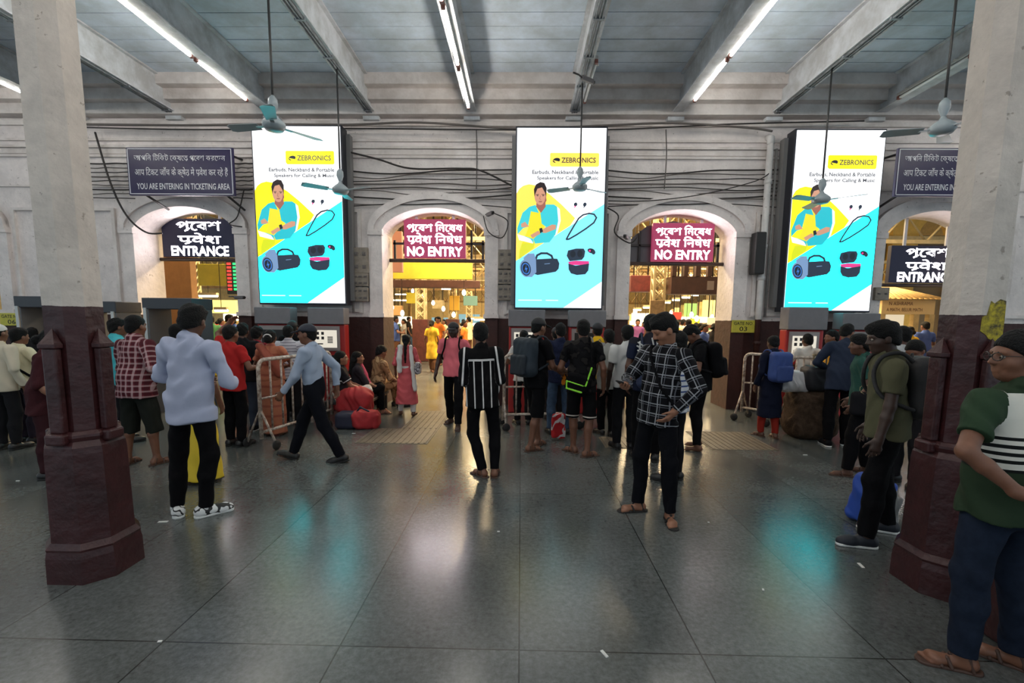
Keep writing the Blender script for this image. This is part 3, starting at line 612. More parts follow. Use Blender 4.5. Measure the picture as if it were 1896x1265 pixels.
def ev(p, X, Y, Z):
    if p[0] == 'c':
        _, a, b, r1, r2, fl_, sq, k, op = p
        if sq is not None:
            R, s = sq; m = R / np.array([1, s, 1])        # columns of R are the axes; squeeze the second
            U = m[0, 0] * X + m[1, 0] * Y + m[2, 0] * Z; V = m[0, 1] * X + m[1, 1] * Y + m[2, 1] * Z; W = m[0, 2] * X + m[1, 2] * Y + m[2, 2] * Z
            a = a @ m; b = b @ m
        else: U, V, W = X, Y, Z
        d = b - a; L2 = float(d @ d) + 1e-12; t = ((U - a[0]) * d[0] + (V - a[1]) * d[1] + (W - a[2]) * d[2]) / L2
        tc = np.clip(t, 0, 1); D = np.sqrt((U - a[0] - tc * d[0]) ** 2 + (V - a[1] - tc * d[1]) ** 2 + (W - a[2] - tc * d[2]) ** 2) - (r1 + (r2 - r1) * tc)
        if sq is not None: D = D * (.5 + .5 * s)
        L = math.sqrt(L2)
        if fl_ & 1: D = np.maximum(D, -t * L)
        if fl_ & 2: D = np.maximum(D, (t - 1) * L)
        return D
    if p[0] == 'e':
        _, c, r, R, k, op = p; U, V, W = X - c[0], Y - c[1], Z - c[2]
        if R is not None: U, V, W = [R[0, i] * U + R[1, i] * V + R[2, i] * W for i in range(3)]
        q = np.sqrt((U / r[0]) ** 2 + (V / r[1]) ** 2 + (W / r[2]) ** 2); return (q - 1) * r.min() * np.where(q < 1, 1, 1)
    _, c, h, rad, R, k, op = p; U, V, W = X - c[0], Y - c[1], Z - c[2]
    if R is not None: U, V, W = [R[0, i] * U + R[1, i] * V + R[2, i] * W for i in range(3)]
    qx, qy, qz = np.abs(U) - h[0] + rad, np.abs(V) - h[1] + rad, np.abs(W) - h[2] + rad
    return np.sqrt(np.maximum(qx, 0) ** 2 + np.maximum(qy, 0) ** 2 + np.maximum(qz, 0) ** 2) + np.minimum(np.maximum(qx, np.maximum(qy, qz)), 0) - rad
_OFF = np.array([(i, j, k) for i in (0, 1) for j in (0, 1) for k in (0, 1)])
_EDG = [(a, b) for a in range(8) for b in range(8) if a < b and np.abs(_OFF[a] - _OFF[b]).sum() == 1]
def skin(prims, h, crease=0.0, seed=0.0, fold=1.0):
    """numpy surface of the blended solids on a grid of pitch h -> vertices, quads"""
    sol = [p for p in prims if p[0] != 'p' and p[-1] == 'u']; bb = [bbox(p) for p in sol]
    lo = np.min([b[0] for b in bb], 0) - 3 * h - .01; hi = np.max([b[1] for b in bb], 0) + 3 * h + .01
    n = np.ceil((hi - lo) / h).astype(int) + 1; F = np.full(n, 1.0, np.float32); ax = [(lo[i] + h * np.arange(n[i])).astype(np.float32) for i in range(3)]
    for p in prims:
        if p[0] == 'p':
            g = p[1][0] * ax[0][:, None, None] + p[1][1] * ax[1][None, :, None] + p[1][2] * ax[2][None, None, :] - p[2]; F = np.maximum(F, g.astype(np.float32)); continue
        k = max(p[-2], 1e-4); b0, b1 = bbox(p); m = 2 * k + 3 * h + .02
        i0 = np.clip(((b0 - m - lo) / h).astype(int), 0, n - 1); i1 = np.clip(np.ceil((b1 + m - lo) / h).astype(int) + 1, 1, n)
        sl = tuple(slice(a, b) for a, b in zip(i0, i1)); X, Y, Z = ax[0][sl[0]][:, None, None], ax[1][sl[1]][None, :, None], ax[2][sl[2]][None, None, :]
        d = ev(p, X, Y, Z).astype(np.float32); f = F[sl]
        if p[-1] == 'u': t = np.clip(.5 + .5 * (d - f) / k, 0, 1); F[sl] = d * (1 - t) + f * t - k * t * (1 - t)
        else: t = np.clip(.5 + .5 * (-d - f) / k, 0, 1); F[sl] = f * (1 - t) - d * t + k * t * (1 - t)   # 's': take away
    if crease:
        X, Y, Z = ax[0][:, None, None], ax[1][None, :, None], ax[2][None, None, :]
        F = F + np.float32(crease) * (np.sin(31 * Z * fold + 9 * np.sin(8 * X + seed) + 5 * np.sin(11 * Y + seed)) * np.sin(13 * X + 9 * Z + seed * 2) + .7 * np.sin(17 * Z + 14 * X - 16 * Y + seed)).astype(np.float32)
    F[0], F[-1], F[:, 0], F[:, -1], F[:, :, 0], F[:, :, -1] = [1] * 6
    S = F < 0; c = np.zeros(tuple(n - 1), np.uint8)
    for o in _OFF: c += S[o[0]:n[0] - 1 + o[0], o[1]:n[1] - 1 + o[1], o[2]:n[2] - 1 + o[2]]
    act = (c > 0) & (c < 8); ids = np.argwhere(act); fc = np.stack([F[tuple((ids + o).T)] for o in _OFF], 1)
    acc = np.zeros((len(ids), 3)); cnt = np.zeros(len(ids))
    for a, b in _EDG:
        m = (fc[:, a] < 0) != (fc[:, b] < 0); t = np.where(m, fc[:, a] / np.where(m, fc[:, a] - fc[:, b], 1), 0)
        acc += np.where(m[:, None], _OFF[a] + (_OFF[b] - _OFF[a]) * t[:, None], 0); cnt += m
    V = (ids + acc / cnt[:, None]) * h + lo; vid = np.full(c.shape, -1, np.int64); vid[act] = np.arange(len(ids)); Q = []
    for A in range(3):
        u, v = (A + 1) % 3, (A + 2) % 3; s0 = [slice(1, -1)] * 3; s1 = [slice(1, -1)] * 3; s0[A] = slice(0, -1); s1[A] = slice(1, None)
        m = S[tuple(s0)] != S[tuple(s1)]; e = np.argwhere(m); o = np.ones(3, int); o[A] = 0; e = e + o; fl_ = S[tuple(e.T)]
        def g(du, dv): q = e.copy(); q[:, u] += du; q[:, v] += dv; return vid[tuple(q.T)]
        q = np.stack([g(-1, -1), g(0, -1), g(0, 0), g(-1, 0)], 1); q[~fl_] = q[~fl_][:, ::-1]; Q.append(q)
    return V, np.concatenate(Q)
def soft(name, prims, h, m, parent=None, scale=1.0, crease=0.0, seed=0.0, pat=None, label=None, fold=1.0):
    V, Q = skin(prims, h, crease, seed, fold); Q = Q[(Q >= 0).all(1)]
    me = bpy.data.meshes.new(name); me.vertices.add(len(V)); me.vertices.foreach_set('co', (V * scale).astype(np.float32).ravel())
    me.loops.add(Q.size); me.loops.foreach_set('vertex_index', Q.ravel().astype(np.int32)); me.polygons.add(len(Q)); me.polygons.foreach_set('loop_start', np.arange(0, Q.size, 4, dtype=np.int32))
    me.polygons.foreach_set('use_smooth', np.ones(len(Q), bool)); me.update(calc_edges=True)
    if pat is not None:
        at_ = me.attributes.new('pat', 'FLOAT_VECTOR', 'POINT'); at_.data.foreach_set('vector', pat(V).astype(np.float32).ravel())
    o = link(name, me, m, parent)
    if label: o['label'] = label
    return o
# ---------------------------------------------------------------- people
def rx(d): a = math.radians(d); return np.array([[1, 0, 0], [0, math.cos(a), -math.sin(a)], [0, math.sin(a), math.cos(a)]])
def ry(d): a = math.radians(d); return np.array([[math.cos(a), 0, math.sin(a)], [0, 1, 0], [-math.sin(a), 0, math.cos(a)]])
def rz(d): a = math.radians(d); return np.array([[math.cos(a), -math.sin(a), 0], [math.sin(a), math.cos(a), 0], [0, 0, 1]])
def unit(v): v = np.array(v, float); return v / (np.linalg.norm(v) + 1e-9)
def ik(a, b, l1, l2, pole):
    d = b - a; L = min(np.linalg.norm(d), (l1 + l2) * .998); u = unit(d); b = a + u * L; x = (l1 * l1 - l2 * l2 + L * L) / (2 * L); y = math.sqrt(max(l1 * l1 - x * x, 0))
    p = np.array(pole, float); p = unit(p - u * (p @ u)); return a + u * x + p * y, b
def hand(w_, d, n, side, vx, curl=.6, spread=0.0):
    d = unit(d); n = unit(n - d * (np.array(n) @ d)); q = np.cross(d, n) * side; P = []
    fr = max(.0088, .6 * vx)
    P.append(cap(w_ - d * .02, w_ + d * .02, .026, .026, .02)); P.append(cap(w_ + d * .02 + q * .02, w_ + d * .078 + q * .022, max(.015, fr), k=.015)); P.append(cap(w_ + d * .02 - q * .012, w_ + d * .075 - q * .022, max(.014, fr), k=.015)); P.append(cap(w_ + d * .02, w_ + d * .08, max(.016, fr), k=.015))
    for i, L in enumerate((.072, .08, .075, .058)):
        o = .03 - .02 * i; b = w_ + d * (.082 - .004 * abs(i - 1)) + q * o; a1 = curl * (.75 + .12 * i); d1 = unit(d * math.cos(a1) + n * math.sin(a1) + q * spread * (1.5 - i)); a2 = a1 + curl * 1.1; d2 = unit(d * math.cos(a2) + n * math.sin(a2) + q * spread * (1.5 - i))
        m = b + d1 * L * .55; P.append(cap(b - d * .01, m, fr, fr * .95, .006)); P.append(cap(m, m + d2 * L * .5, fr * .95, fr * .8, .004))
    tb = w_ + d * .03 + q * .028; t1 = tb + unit(d * .65 + q * .7 + n * .35) * .045; P.append(cap(tb - d * .01, t1, .012, fr, .012)); P.append(cap(t1, t1 + unit(d * .9 + q * .25 + n * .45) * .034, fr, fr * .85, .004))
    return P
SKIN = {0: (150, 102, 78), 1: (120, 78, 58), 2: (96, 62, 47), 3: (66, 46, 38)}
hairm = M('black_hair', (9, 8, 9), .7, bump=.8, bscale=90, spec=.25); eyew = M('eye_white', (150, 140, 130), .4); pupil = M('pupil', (25, 18, 15), .2)
PEOPLE = {}
def person(label, x, y, head=0, h=1.65, skin_=1, top=None, bot=None, hair='short', feet='shoe', pose=None, vx=.011, fem=False, hatm=None, shoem=None, group=None, bulk=1.0, extra=None):
    """head: degrees the person faces, 0 = away from the street door of the camera, 90 = towards screen left, 180 = towards the camera"""
    g = pose or {}; s = h / 1.72; vx = vx / s; B = bulk; seed = x * 3.1 + y
    t = thing('person', label, 'person', (x, y, g.get('z', 0.0)), math.radians(head), group)
    Rt = rz(g.get('twist', 0)) @ rx(-g.get('lean', 0)) @ ry(g.get('side', 0)); Rp = rz(g.get('hiptwist', g.get('twist', 0) * .3)) @ ry(g.get('hipside', 0)) @ rx(-g.get('lean', 0) * .3)
    feetp = [np.array(g.get('RF', (.1, 0, 0)), float), np.array(g.get('LF', (-.1, 0, 0)), float)]; fang = [g.get('RA', -12), g.get('LA', 12)]; fpit = [g.get('RP', 0), g.get('LP', 0)]
    pel = np.array(g.get('pel', (0, 0, .952)), float)
    ank = []
    for i in (0, 1):
        f = feetp[i]; fd = rz(fang[i]) @ np.array([0, 1, 0]); a = np.array([f[0], f[1], (f[2] if len(f) > 2 else 0) + .085]); ank.append(a)
    if 'pel' not in g or g.get('auto'):
        zs = [a[2] + math.sqrt(max(.838 ** 2 - (a[0] - pel[0] - sx * .09) ** 2 - (a[1] - pel[1]) ** 2, .1)) + .03 for a, sx in zip(ank, (1, -1))]; pel[2] = min(pel[2], *zs)
    O = np.array([0, 0, .93]); tw = lambda p: pel + Rt @ (np.array(p, float) - O)
    sw = .15 if fem else .172
    J = {}
    for i, sd in ((0, 1), (1, -1)):
        S = 'RL'[i]; J[S + 's'] = tw((sd * sw, -.005, 1.362 + g.get('shrug', 0)))
        wt = tw(g.get(S + 'H', (sd * .235, .05, .86))); pole = Rt @ np.array(g.get(S + 'E', (sd * .5, -1, -.2)), float)
        J[S + 'e'], J[S + 'w'] = ik(J[S + 's'], wt, .285, .25, pole)
        J[S + 'h'] = pel + Rp @ np.array([sd * .082, 0, -.03]); fd = rz(fang[i]) @ np.array([sd * .0, 1, 0])
        kp = np.array(g.get(S + 'K', fd + np.array([sd * .15, 0, 0])), float)
        J[S + 'k'], J[S + 'a'] = ik(J[S + 'h'], ank[i], .42, .42, kp); J[S + 'f'] = fd
        R = rz(fang[i]) @ rx(fpit[i]); J[S + 'R'] = R
    nb = tw((0, -.012, 1.42)); hy, hp, hr = g.get('face', (0, 0, 0)); Rn = rz(g.get('twist', 0)) @ rx(-(g.get('lean', 0) * .75 + hp * .45)) @ ry(g.get('side', 0) * .5)
    hc = nb + Rn @ np.array([0, .03, .152]); Rh = rz(g.get('twist', 0) + hy) @ rx(-(g.get('lean', 0) * .6 + hp)) @ ry(hr)
    H = lambda a: hc + Rh @ np.array(a, float)
    sqT = (Rt, .66); sqP = (Rp, .8)
    wB = (.118 if fem else .128) * B
    # ---- the body: one continuous surface
    P = [cap(tw((0, 0, .93)), tw((0, 0, 1.08)), .135 * B, wB, .04, sq=sqT), cap(tw((0, 0, 1.08)), tw((0, 0, 1.28)), wB, .145, .04, sq=sqT), cap(tw((-sw + .03, 0, 1.35)), tw((sw - .03, 0, 1.35)), .048, k=.05)]
    for S, sd in (('R', 1), ('L', -1)):
        e, wr = J[S + 'e'], J[S + 'w']; ar = .85 if fem else 1.0
        P += [cap(J[S + 's'], J[S + 's'] + (e - J[S + 's']) * .35, .05 * ar, .045 * ar, .03), cap(J[S + 's'] + (e - J[S + 's']) * .3, e, .045 * ar, .038 * ar, .02), cap(e, e + (wr - e) * .35, .038 * ar, .037 * ar, .015), cap(e + (wr - e) * .35, wr, .037 * ar, .025 * ar, .015)]
        hd = Rt @ np.array(g[S + 'D'], float) if S + 'D' in g else wr - e; hn = Rt @ np.array(g.get(S + 'N', (-sd, 0, 0)), float)
        P += hand(wr, hd, hn, sd, vx, g.get(S + 'C', .45), g.get(S + 'spread', 0))
        k, a = J[S + 'k'], J[S + 'a']; f = J[S + 'f']
        P += [cap(J[S + 'h'], k, .078 * B, .054, .03), cap(k, k + (a - k) * .35 - f * .012, .052, .053, .02), cap(k + (a - k) * .35 - f * .012, a, .05, .033, .02)]
        R = J[S + 'R']; fp = lambda v: a + R @ (np.array(v, float) - np.array([0, 0, .085]))
        P += [cap(a, fp((0, -.03, .045)), .034, .036, .02), cap(fp((0, -.035, .036)), fp((0, .11, .03)), .031, .028, .03), cap(fp((-.018, .1, .03)), fp((.02, .115, .026)), .024, k=.02)]
        if vx < .0125:
            for q in range(5): P.append(cap(fp((sd * (-.028 + .014 * q), .11, .02)), fp((sd * (-.028 + .0145 * q), .158 - .008 * q - (.006 if q == 0 else 0), .016)), .012 if q == 0 else .009, k=.006))
    P += [cap(nb + Rn @ np.array([0, -.01, -.04]), H((0, -.022, -.055)), .056 if not fem else .047, .05 if not fem else .043, .03), ell(H((0, -.012, .028)), (.073, .092, .086), Rh, .02), ell(H((0, .018, -.03)), (.061, .073, .084), Rh, .025), ell(H((0, .05, -.088)), (.031, .03, .025), Rh, .03)]
    if vx < .0165:
        P += [ell(H((sd * .037, .05, -.03)), (.026, .026, .024), Rh, .025) for sd in (1, -1)] + [cap(H((-.04, .07, .022)), H((.04, .07, .022)), .014, k=.02)]
        P += [ell(H((sd * .032, .099, .0)), (.017, .016, .0105), Rh, .014, 's') for sd in (1, -1)]
        P += [cap(H((0, .083, .012)), H((0, .104, -.026)), .008, .0125, .012), ell(H((.011, .095, -.03)), (.009, .01, .008), Rh, .006), ell(H((-.011, .095, -.03)), (.009, .01, .008), Rh, .006)]
        P += [cap(H((-.018, .079, -.055)), H((.018, .079, -.055)), .009, k=.008), cap(H((-.014, .079, -.067)), H((.014, .079, -.067)), .0095, k=.008)]
        P += [cap(H((-.02, .094, -.0615)), H((.02, .094, -.0615)), .0035, k=.004, op='s')]
    P += [ell(H((sd * .076, -.006, -.012)), (.012, .022, .032), Rh, .008) for sd in (1, -1)]
    sk = M('skin_tone_%d' % skin_, SKIN[skin_], .5, noise=.12, nscale=14)
    body = soft('body', P, vx, sk, t, s)
    if vx < .0085 and g.get('eyes', True):
        for sd in (1, -1):
            e_ = soft('eye', [ell(H((sd * .031, .078, 0)), (.012, .012, .0085), Rh)], .003, eyew, t, s); soft('iris', [ell(H((sd * .031, .0885, -.001)), (.0055, .003, .0055), Rh)], .0015, pupil, e_, s)
            soft('eyebrow', [cap(H((sd * .015, .087, .021)), H((sd * .05, .074, .024)), .0045, .003)], .003, hairm, t, s)
    if vx < .0085:
        if not g.get('eyes', True):
            for sd in (1, -1): soft('eyebrow', [cap(H((sd * .015, .087, .021)), H((sd * .05, .074, .024)), .0045, .003)], .003, hairm, t, s); soft('eyelashes', [cap(H((sd * .018, .086, -.004)), H((sd * .045, .078, -.003)), .0028, .002)], .0025, hairm, t, s)
        if g.get('beard'): soft('moustache', [cap(H((-.022, .088, -.047)), H((0, .097, -.043)), .005, .006), cap(H((.022, .088, -.047)), H((0, .097, -.043)), .005, .006)], .003, hairm, t, s)
    # ---- hair
    def face_cut(off=0.0, slope=.97): n = Rh @ np.array([0, slope, -1.0]); n0 = np.linalg.norm(n); return cut(n / n0, (n @ hc + .0125 + off) / n0)
    hm = hairm
    if hair in ('short', 'full', 'bun', 'long', 'braid', 'under'):
        v = {'full': .006, 'short': .003}.get(hair, .004)
        Q = [ell(H((0, -.016, .036)), (.08 + v, .1 + v, .09 + v * 1.3), Rh), ell(H((0, -.05, -.035)), (.067 + v, .055 + v, .065), Rh, .03)]
        if hair == 'full': Q += [ell(H((.01, .012, .088)), (.068, .078, .043), Rh, .03)]
        Q.append(face_cut(-.004, .78) if hair != 'full' else face_cut(.004, .68))
        if hair in ('bun', 'long', 'braid'): Q = [ell(H((0, -.02, .033)), (.083, .1, .091), Rh), ell(H((0, -.05, -.05)), (.07, .06, .07), Rh, .03), face_cut(-.012, .8)]
        if hair == 'bun': Q.append(ell(H((0, -.135, -.03)), (.055, .045, .055), Rh, .02))
        if hair == 'braid': Q += [cap(H((0, -.1, -.06)), nb + Rt @ np.array([0, -.1, -.1]), .038, .03, .02), cap(nb + Rt @ np.array([0, -.1, -.1]), nb + Rt @ np.array([0, -.115, -.3]), .03, .016, .02)]
        if hair == 'long': Q += [cap(H((0, -.07, -.05)), nb + Rt @ np.array([0, -.085, -.12]), .07, .06, .03)]
        soft('hair', Q, max(vx, .0055), hm, t, s, crease=.0038, seed=seed, fold=2.2)
    if hair in ('cap', 'guardcap', 'whitecap'):
        Q = [ell(H((0, -.016, .036)), (.079, .099, .085), Rh), ell(H((0, -.05, -.03)), (.066, .055, .06), Rh, .03), face_cut()]; soft('hair', Q, max(vx, .0055), hm, t, s)
        n = Rh @ np.array([0, .12, -1.0]); n0 = np.linalg.norm(n); Q = [ell(H((0, -.012, .04)), (.087, .108, .092 if hair != 'guardcap' else .085), Rh), cut(n / n0, (n @ hc - .035) / n0)]
        Q += [cap(H((-.03, .09, .043)), H((.03, .09, .043)), .02, k=.01), cap(H((-.04, .115, .036)), H((.04, .115, .036)), .022, k=.01)] if hair != 'whitecap' else []
        c_ = [p for p in Q if p[0] != 'p'];  Qc = [Q[0], Q[1]]
        c = soft('cap', Qc, max(vx, .0055), hatm or M('black_cap', (24, 24, 28), .7), t, s)
        if hair != 'whitecap': soft('peak', [rbox(H((0, .115, .036)), (.07, .05, .007), .007, Rh @ rx(-12))], max(vx * .7, .005), hatm or M('black_cap', (24, 24, 28), .7), c, s)
    # ---- trousers, shorts, skirts
    pv = lambda V: np.stack([V[:, 0], V[:, 2], V[:, 1]], 1)
    if bot:
        kind, bm_ = bot[0], bot[1]; z0 = 1.0 if not (top and top.get('tuck')) else 1.03
        if kind in ('skirt', 'sari'):
            hem = bot[2] if len(bot) > 2 else .06; wd = .23 if kind == 'skirt' else .19; q0 = tw((0, 0, z0)); q1 = np.array([(ank[0][0] + ank[1][0]) / 2, (ank[0][1] + ank[1][1]) / 2, hem])
            soft('skirt', [cap(q0, pel + np.array([0, 0, -.08]), .145 * B, .17 * B, .03, 1, sqP), cap(pel + np.array([0, 0, -.08]), q1, .17 * B, wd, .03, 2, sqP)], vx, bm_, t, s, crease=.007, seed=seed, pat=pv, fold=.25)
        else:
            loose = 1.0 if kind == 'slim' else (1.12 if kind == 'trousers' else 1.2); Q = [cap(tw((0, 0, z0 + .04)), pel + np.array([0, 0, -.03]), .142 * B, .156 * B, .03, 1, (Rp, .76))]
            for S in 'RL':
                k, a, hp_ = J[S + 'k'], J[S + 'a'], J[S + 'h']; f = J[S + 'f']
                if kind == 'shorts':
                    e = k + (k - hp_) * (bot[2] if len(bot) > 2 else -.05); Q += [cap(hp_, e, .088 * B, .085, .03, 2)]
                else:
                    a2 = a + (k - a) * .02 + np.array([0, 0, -.01]); Q += [cap(hp_, k, .082 * B * (loose ** .5), .064 * loose, .03), cap(k, k + (a - k) * .4 - f * .012, .064 * loose, .062 * loose, .03), cap(k + (a - k) * .4 - f * .012, a2, .062 * loose, .05 * loose, .02, 2)]
            soft('trousers' if kind != 'shorts' else 'shorts', Q, vx, bm_, t, s, crease=.004, seed=seed, pat=lambda V: np.stack([V[:, 0], V[:, 2], V[:, 1]], 1))
    # ---- shirt
    if top:
        sl = top.get('sleeve', 'short'); hem = top.get('hem', .8); fr_ = top.get('flare', 1.0); Q = [cap(tw((0, 0, 1.1)), tw((0, 0, 1.28)), wB + .024, .163, .04, sq=sqT), cap(tw((-sw + .045, -.003, 1.348)), tw((sw - .045, -.003, 1.348)), .06, k=.05)]
        if top.get('long'): q1 = np.array([pel[0] + (ank[0][0] + ank[1][0]) / 4, pel[1] + (ank[0][1] + ank[1][1]) / 4, hem]); Q += [cap(tw((0, 0, 1.12)), pel + np.array([0, 0, -.05]), wB + .024, .172, .04, sq=sqT), cap(pel + np.array([0, 0, -.05]), q1, .172, .21 * fr_, .04, 2, sqP)]
        elif top.get('tuck'): Q.append(cap(tw((0, 0, 1.12)), tw((0, 0, .985)), wB + .026, .152 * B, .04, 2, sqT))
        else: Q += [cap(tw((0, 0, 1.14)), pel + Rp @ np.array([0, 0, .06]), wB + .026, .168 * fr_ * B, .04, 0, (Rt, .72)), cap(pel + Rp @ np.array([0, 0, .06]), pel + Rp @ np.array([0, .0, hem - .94]), .168 * fr_ * B, .184 * fr_ * B, .04, 2, (Rp, .76))]
        QT = list(Q)
        for S in 'RL':
            a, e, wr = J[S + 's'], J[S + 'e'], J[S + 'w']
            if sl == 'short': Q += [cap(a, a + (e - a) * .25, .064, .062, .045), cap(a, a + (e - a) * .68, .066, .062, .016, 2)]
            elif sl == 'none': pass
            else:
                en = {'long': .93, 'rolled': .45, 'elbow': .12}[sl]; Q += [cap(a, a + (e - a) * .25, .064, .062, .045), cap(a, e, .064, .053, .016), cap(e, e + (wr - e) * en, .053, .044 if sl == 'long' else .05, .014, 2)]
                if sl == 'rolled': Q.append(cap(e + (wr - e) * (en - .2), e + (wr - e) * en, .054, .054, .006, 3))
        QA = Q[len(QT):]
        if top.get('collar'):
            cp = [nb + Rn @ np.array([.062 * math.cos(q), .062 * math.sin(q) + .0, .012 + .012 * -math.sin(q)]) for q in np.linspace(0, 2 * math.pi, 11)]
            Q += [cap(a, b, .016, k=.008) for a, b in zip(cp, cp[1:])]
        Q.append(cap(nb + Rn @ np.array([0, .012, .062]), nb + Rn @ np.array([0, .02, .14]), .05, .06, .006, op='s'))
        Q.insert(0, cap(tw((0, -.012, 1.3)), nb + Rn @ np.array([0, -.004, .006]), .105, .06, .06)); Q.insert(1, cap(nb + Rn @ np.array([0, -.012, -.06]), nb + Rn @ np.array([0, 0, .006]), .071, .064, .05))
        if top.get('vneck'): Q.append(ell(nb + Rt @ np.array([0, .07, -.02]), (.04, .05, .07), Rt, .01, 's'))
        def pat(V):
            dst = lambda ps: np.min([ev(p, V[:, 0], V[:, 1], V[:, 2]) for p in ps], 0)
            on_arm = dst(QA) < dst(QT) if QA else np.zeros(len(V), bool)
            L = (V - pel) @ Rt + O; out = np.stack([L[:, 0], L[:, 2], L[:, 1]], 1)
            for S, sd in (('R', 1), ('L', -1)):
                a, e, wr = J[S + 's'], J[S + 'e'], J[S + 'w']; best = np.full(len(V), 9.0); pt = np.zeros((len(V), 3)); l0 = 0
                for p, q in ((a, e), (e, wr))[:1 if sl in ('short', 'none') else 2]:
                    d = q - p; Ln = np.linalg.norm(d); u = d / Ln; tt = np.clip((V - p) @ u, 0, Ln); ds = np.linalg.norm(V - p - tt[:, None] * u, axis=1); ax_ = unit(np.cross(u, Rt @ np.array([0, 1., 0]))) ; m = ds < best
                    pt[m] = np.stack([(V - p) @ ax_ + 10.0, 1.385 - l0 - tt, (V - p) @ np.cross(u, ax_)], 1)[m]; best[m] = ds[m]; l0 += Ln
                arm = on_arm & (L[:, 0] * sd > 0) if sl in ('short', 'none') else on_arm & (best < .1); out[arm] = pt[arm]
            return out
        soft(top.get('name', 'shirt'), Q, vx, top['m'], t, s, crease=top.get('crease', .0065), seed=seed, pat=pat)
    # ---- shoes
    for i, S in enumerate('RL'):
        a = J[S + 'a']; R = J[S + 'R']; fp = lambda v: a + R @ (np.array(v, float) - np.array([0, 0, .085])); sd = 1 if S == 'R' else -1; hv = max(vx * .8, .005)
        if feet == 'shoe':
            o = soft('shoe', [cap(fp((0, -.04, .055)), fp((0, .02, .055)), .043, .042, .03), cap(fp((0, -.04, .04)), fp((0, .13, .034)), .042, .037, .03), cap(fp((sd * .008, .1, .034)), fp((sd * .006, .165, .03)), .04, .032, .03), cut(-R[:, 2], -(R[:, 2] @ fp((0, 0, .016))))], hv, shoem[0] if shoem else M('black_leather', (28, 26, 27), .4), t, s)
            soft('sole', [cap(fp((0, -.045, .01)), fp((0, .03, .01)), .044, .038, .02, sq=None), cap(fp((0, .03, .01)), fp((sd * .007, .16, .01)), .038, .037, .02), cut(R[:, 2], R[:, 2] @ fp((0, 0, .022))), cut(-R[:, 2], -(R[:, 2] @ fp((0, 0, .0))))], hv, shoem[1] if shoem else M('black_sole', (18, 17, 17), .6), o, s)
        elif feet == 'sandal':
            sm_ = shoem[0] if shoem else M('brown_sandal', (70, 46, 36), .6)
            o = soft('sandal', [cap(fp((0, -.05, .008)), fp((0, .03, .008)), .042, .036, .02), cap(fp((0, .03, .008)), fp((sd * .005, .14, .008)), .036, .044, .02), cut(R[:, 2], R[:, 2] @ fp((0, 0, .014))), cut(-R[:, 2], -(R[:, 2] @ fp((0, 0, -.004))))], max(hv * .8, .005), sm_, t, s)
            rr = max(.009, hv * .6); Q = [cap(fp((-.04, .045, .012)), fp((-.018, .06, .052)), rr, k=.004), cap(fp((-.018, .06, .052)), fp((.02, .06, .052)), rr, k=.004), cap(fp((.02, .06, .052)), fp((.042, .045, .012)), rr, k=.004)]
            if vx < .0125: Q += [cap(fp((-.04, .085, .012)), fp((0, .09, .05)), rr, k=.004), cap(fp((0, .09, .05)), fp((.042, .085, .012)), rr, k=.004), cap(fp((-.036, -.04, .012)), fp((-.03, -.02, .075)), rr, k=.004), cap(fp((.036, -.04, .012)), fp((.03, -.02, .075)), rr, k=.004), cap(fp((-.03, -.02, .075)), fp((0, .045, .07)), rr, k=.004), cap(fp((.03, -.02, .075)), fp((0, .045, .07)), rr, k=.004)]
            soft('strap', Q, max(hv * .8, .005), sm_, o, s)
    info = dict(t=t, J=J, H=H, Rh=Rh, tw=tw, Rt=Rt, s=s, pel=pel, nb=nb, vx=vx); 
    if extra: extra(info)
    return info
def rigged(info, name, label, cat, parts, group=None):
    """a bag or phone carried by a person: a thing of its own, placed in the carrier's frame"""
    t = info['t']; o = thing(name, label, cat, t.location, t.rotation_euler.z, group)
    for nm, prims, m in parts:
        par = o
        soft(nm, prims, info['vx'], m, par, info['s'], crease=.003 if nm in ('body', 'pocket') else 0, seed=3)
    return o
def backpack(info, label, m, m2=None, k=1.0, low=0.0):
    tw, Rt = info['tw'], info['Rt']; y0 = -.1; m2 = m2 or m
    B = [rbox(tw((0, -.19, 1.2 - low)), (.15 * k, .085 * k, .21 * k), .07, Rt), ell(tw((0, -.2, 1.05 - low)), (.155 * k, .1 * k, .1), Rt, .05)]
    Pk = [rbox(tw((0, -.285 * (.5 + .5 * k), 1.1 - low)), (.115 * k, .035, .11 * k), .03, Rt)]
    S = []
    for sd in (1, -1):
        x = sd * .1; q = [tw((x, -.13, 1.38 - low)), tw((x * 1.08, -.07, 1.45)), tw((x * 1.12, 0.0, 1.46)), tw((x * 1.15, .075, 1.42)), tw((x * 1.2, .115, 1.3)), tw((sd * .175, .08, 1.15)), tw((sd * .17, -.1, 1.05 - low))]
        q = [.5 * (2 * q[i] + (q[min(i + 1, 6)] - q[max(i - 1, 0)]) * u + (2 * q[max(i - 1, 0)] - 5 * q[i] + 4 * q[min(i + 1, 6)] - q[min(i + 2, 6)]) * u * u + (3 * q[i] - q[max(i - 1, 0)] - 3 * q[min(i + 1, 6)] + q[min(i + 2, 6)]) * u ** 3) for i in range(6) for u in (0, .25, .5, .75)] + [q[6]]
        S += [cap(a, b, .0145, k=.004) for a, b in zip(q, q[1:])]
    H_ = [cap(tw((-.03, -.14, 1.4 - low)), tw((0, -.15, 1.44 - low)), .01, k=.006), cap(tw((0, -.15, 1.44 - low)), tw((.03, -.14, 1.4 - low)), .01, k=.006)]
    return rigged(info, 'backpack', label, 'backpack', [('body', B, m), ('pocket', Pk, m2), ('strap', S, m2), ('grab_handle', H_, m2)])
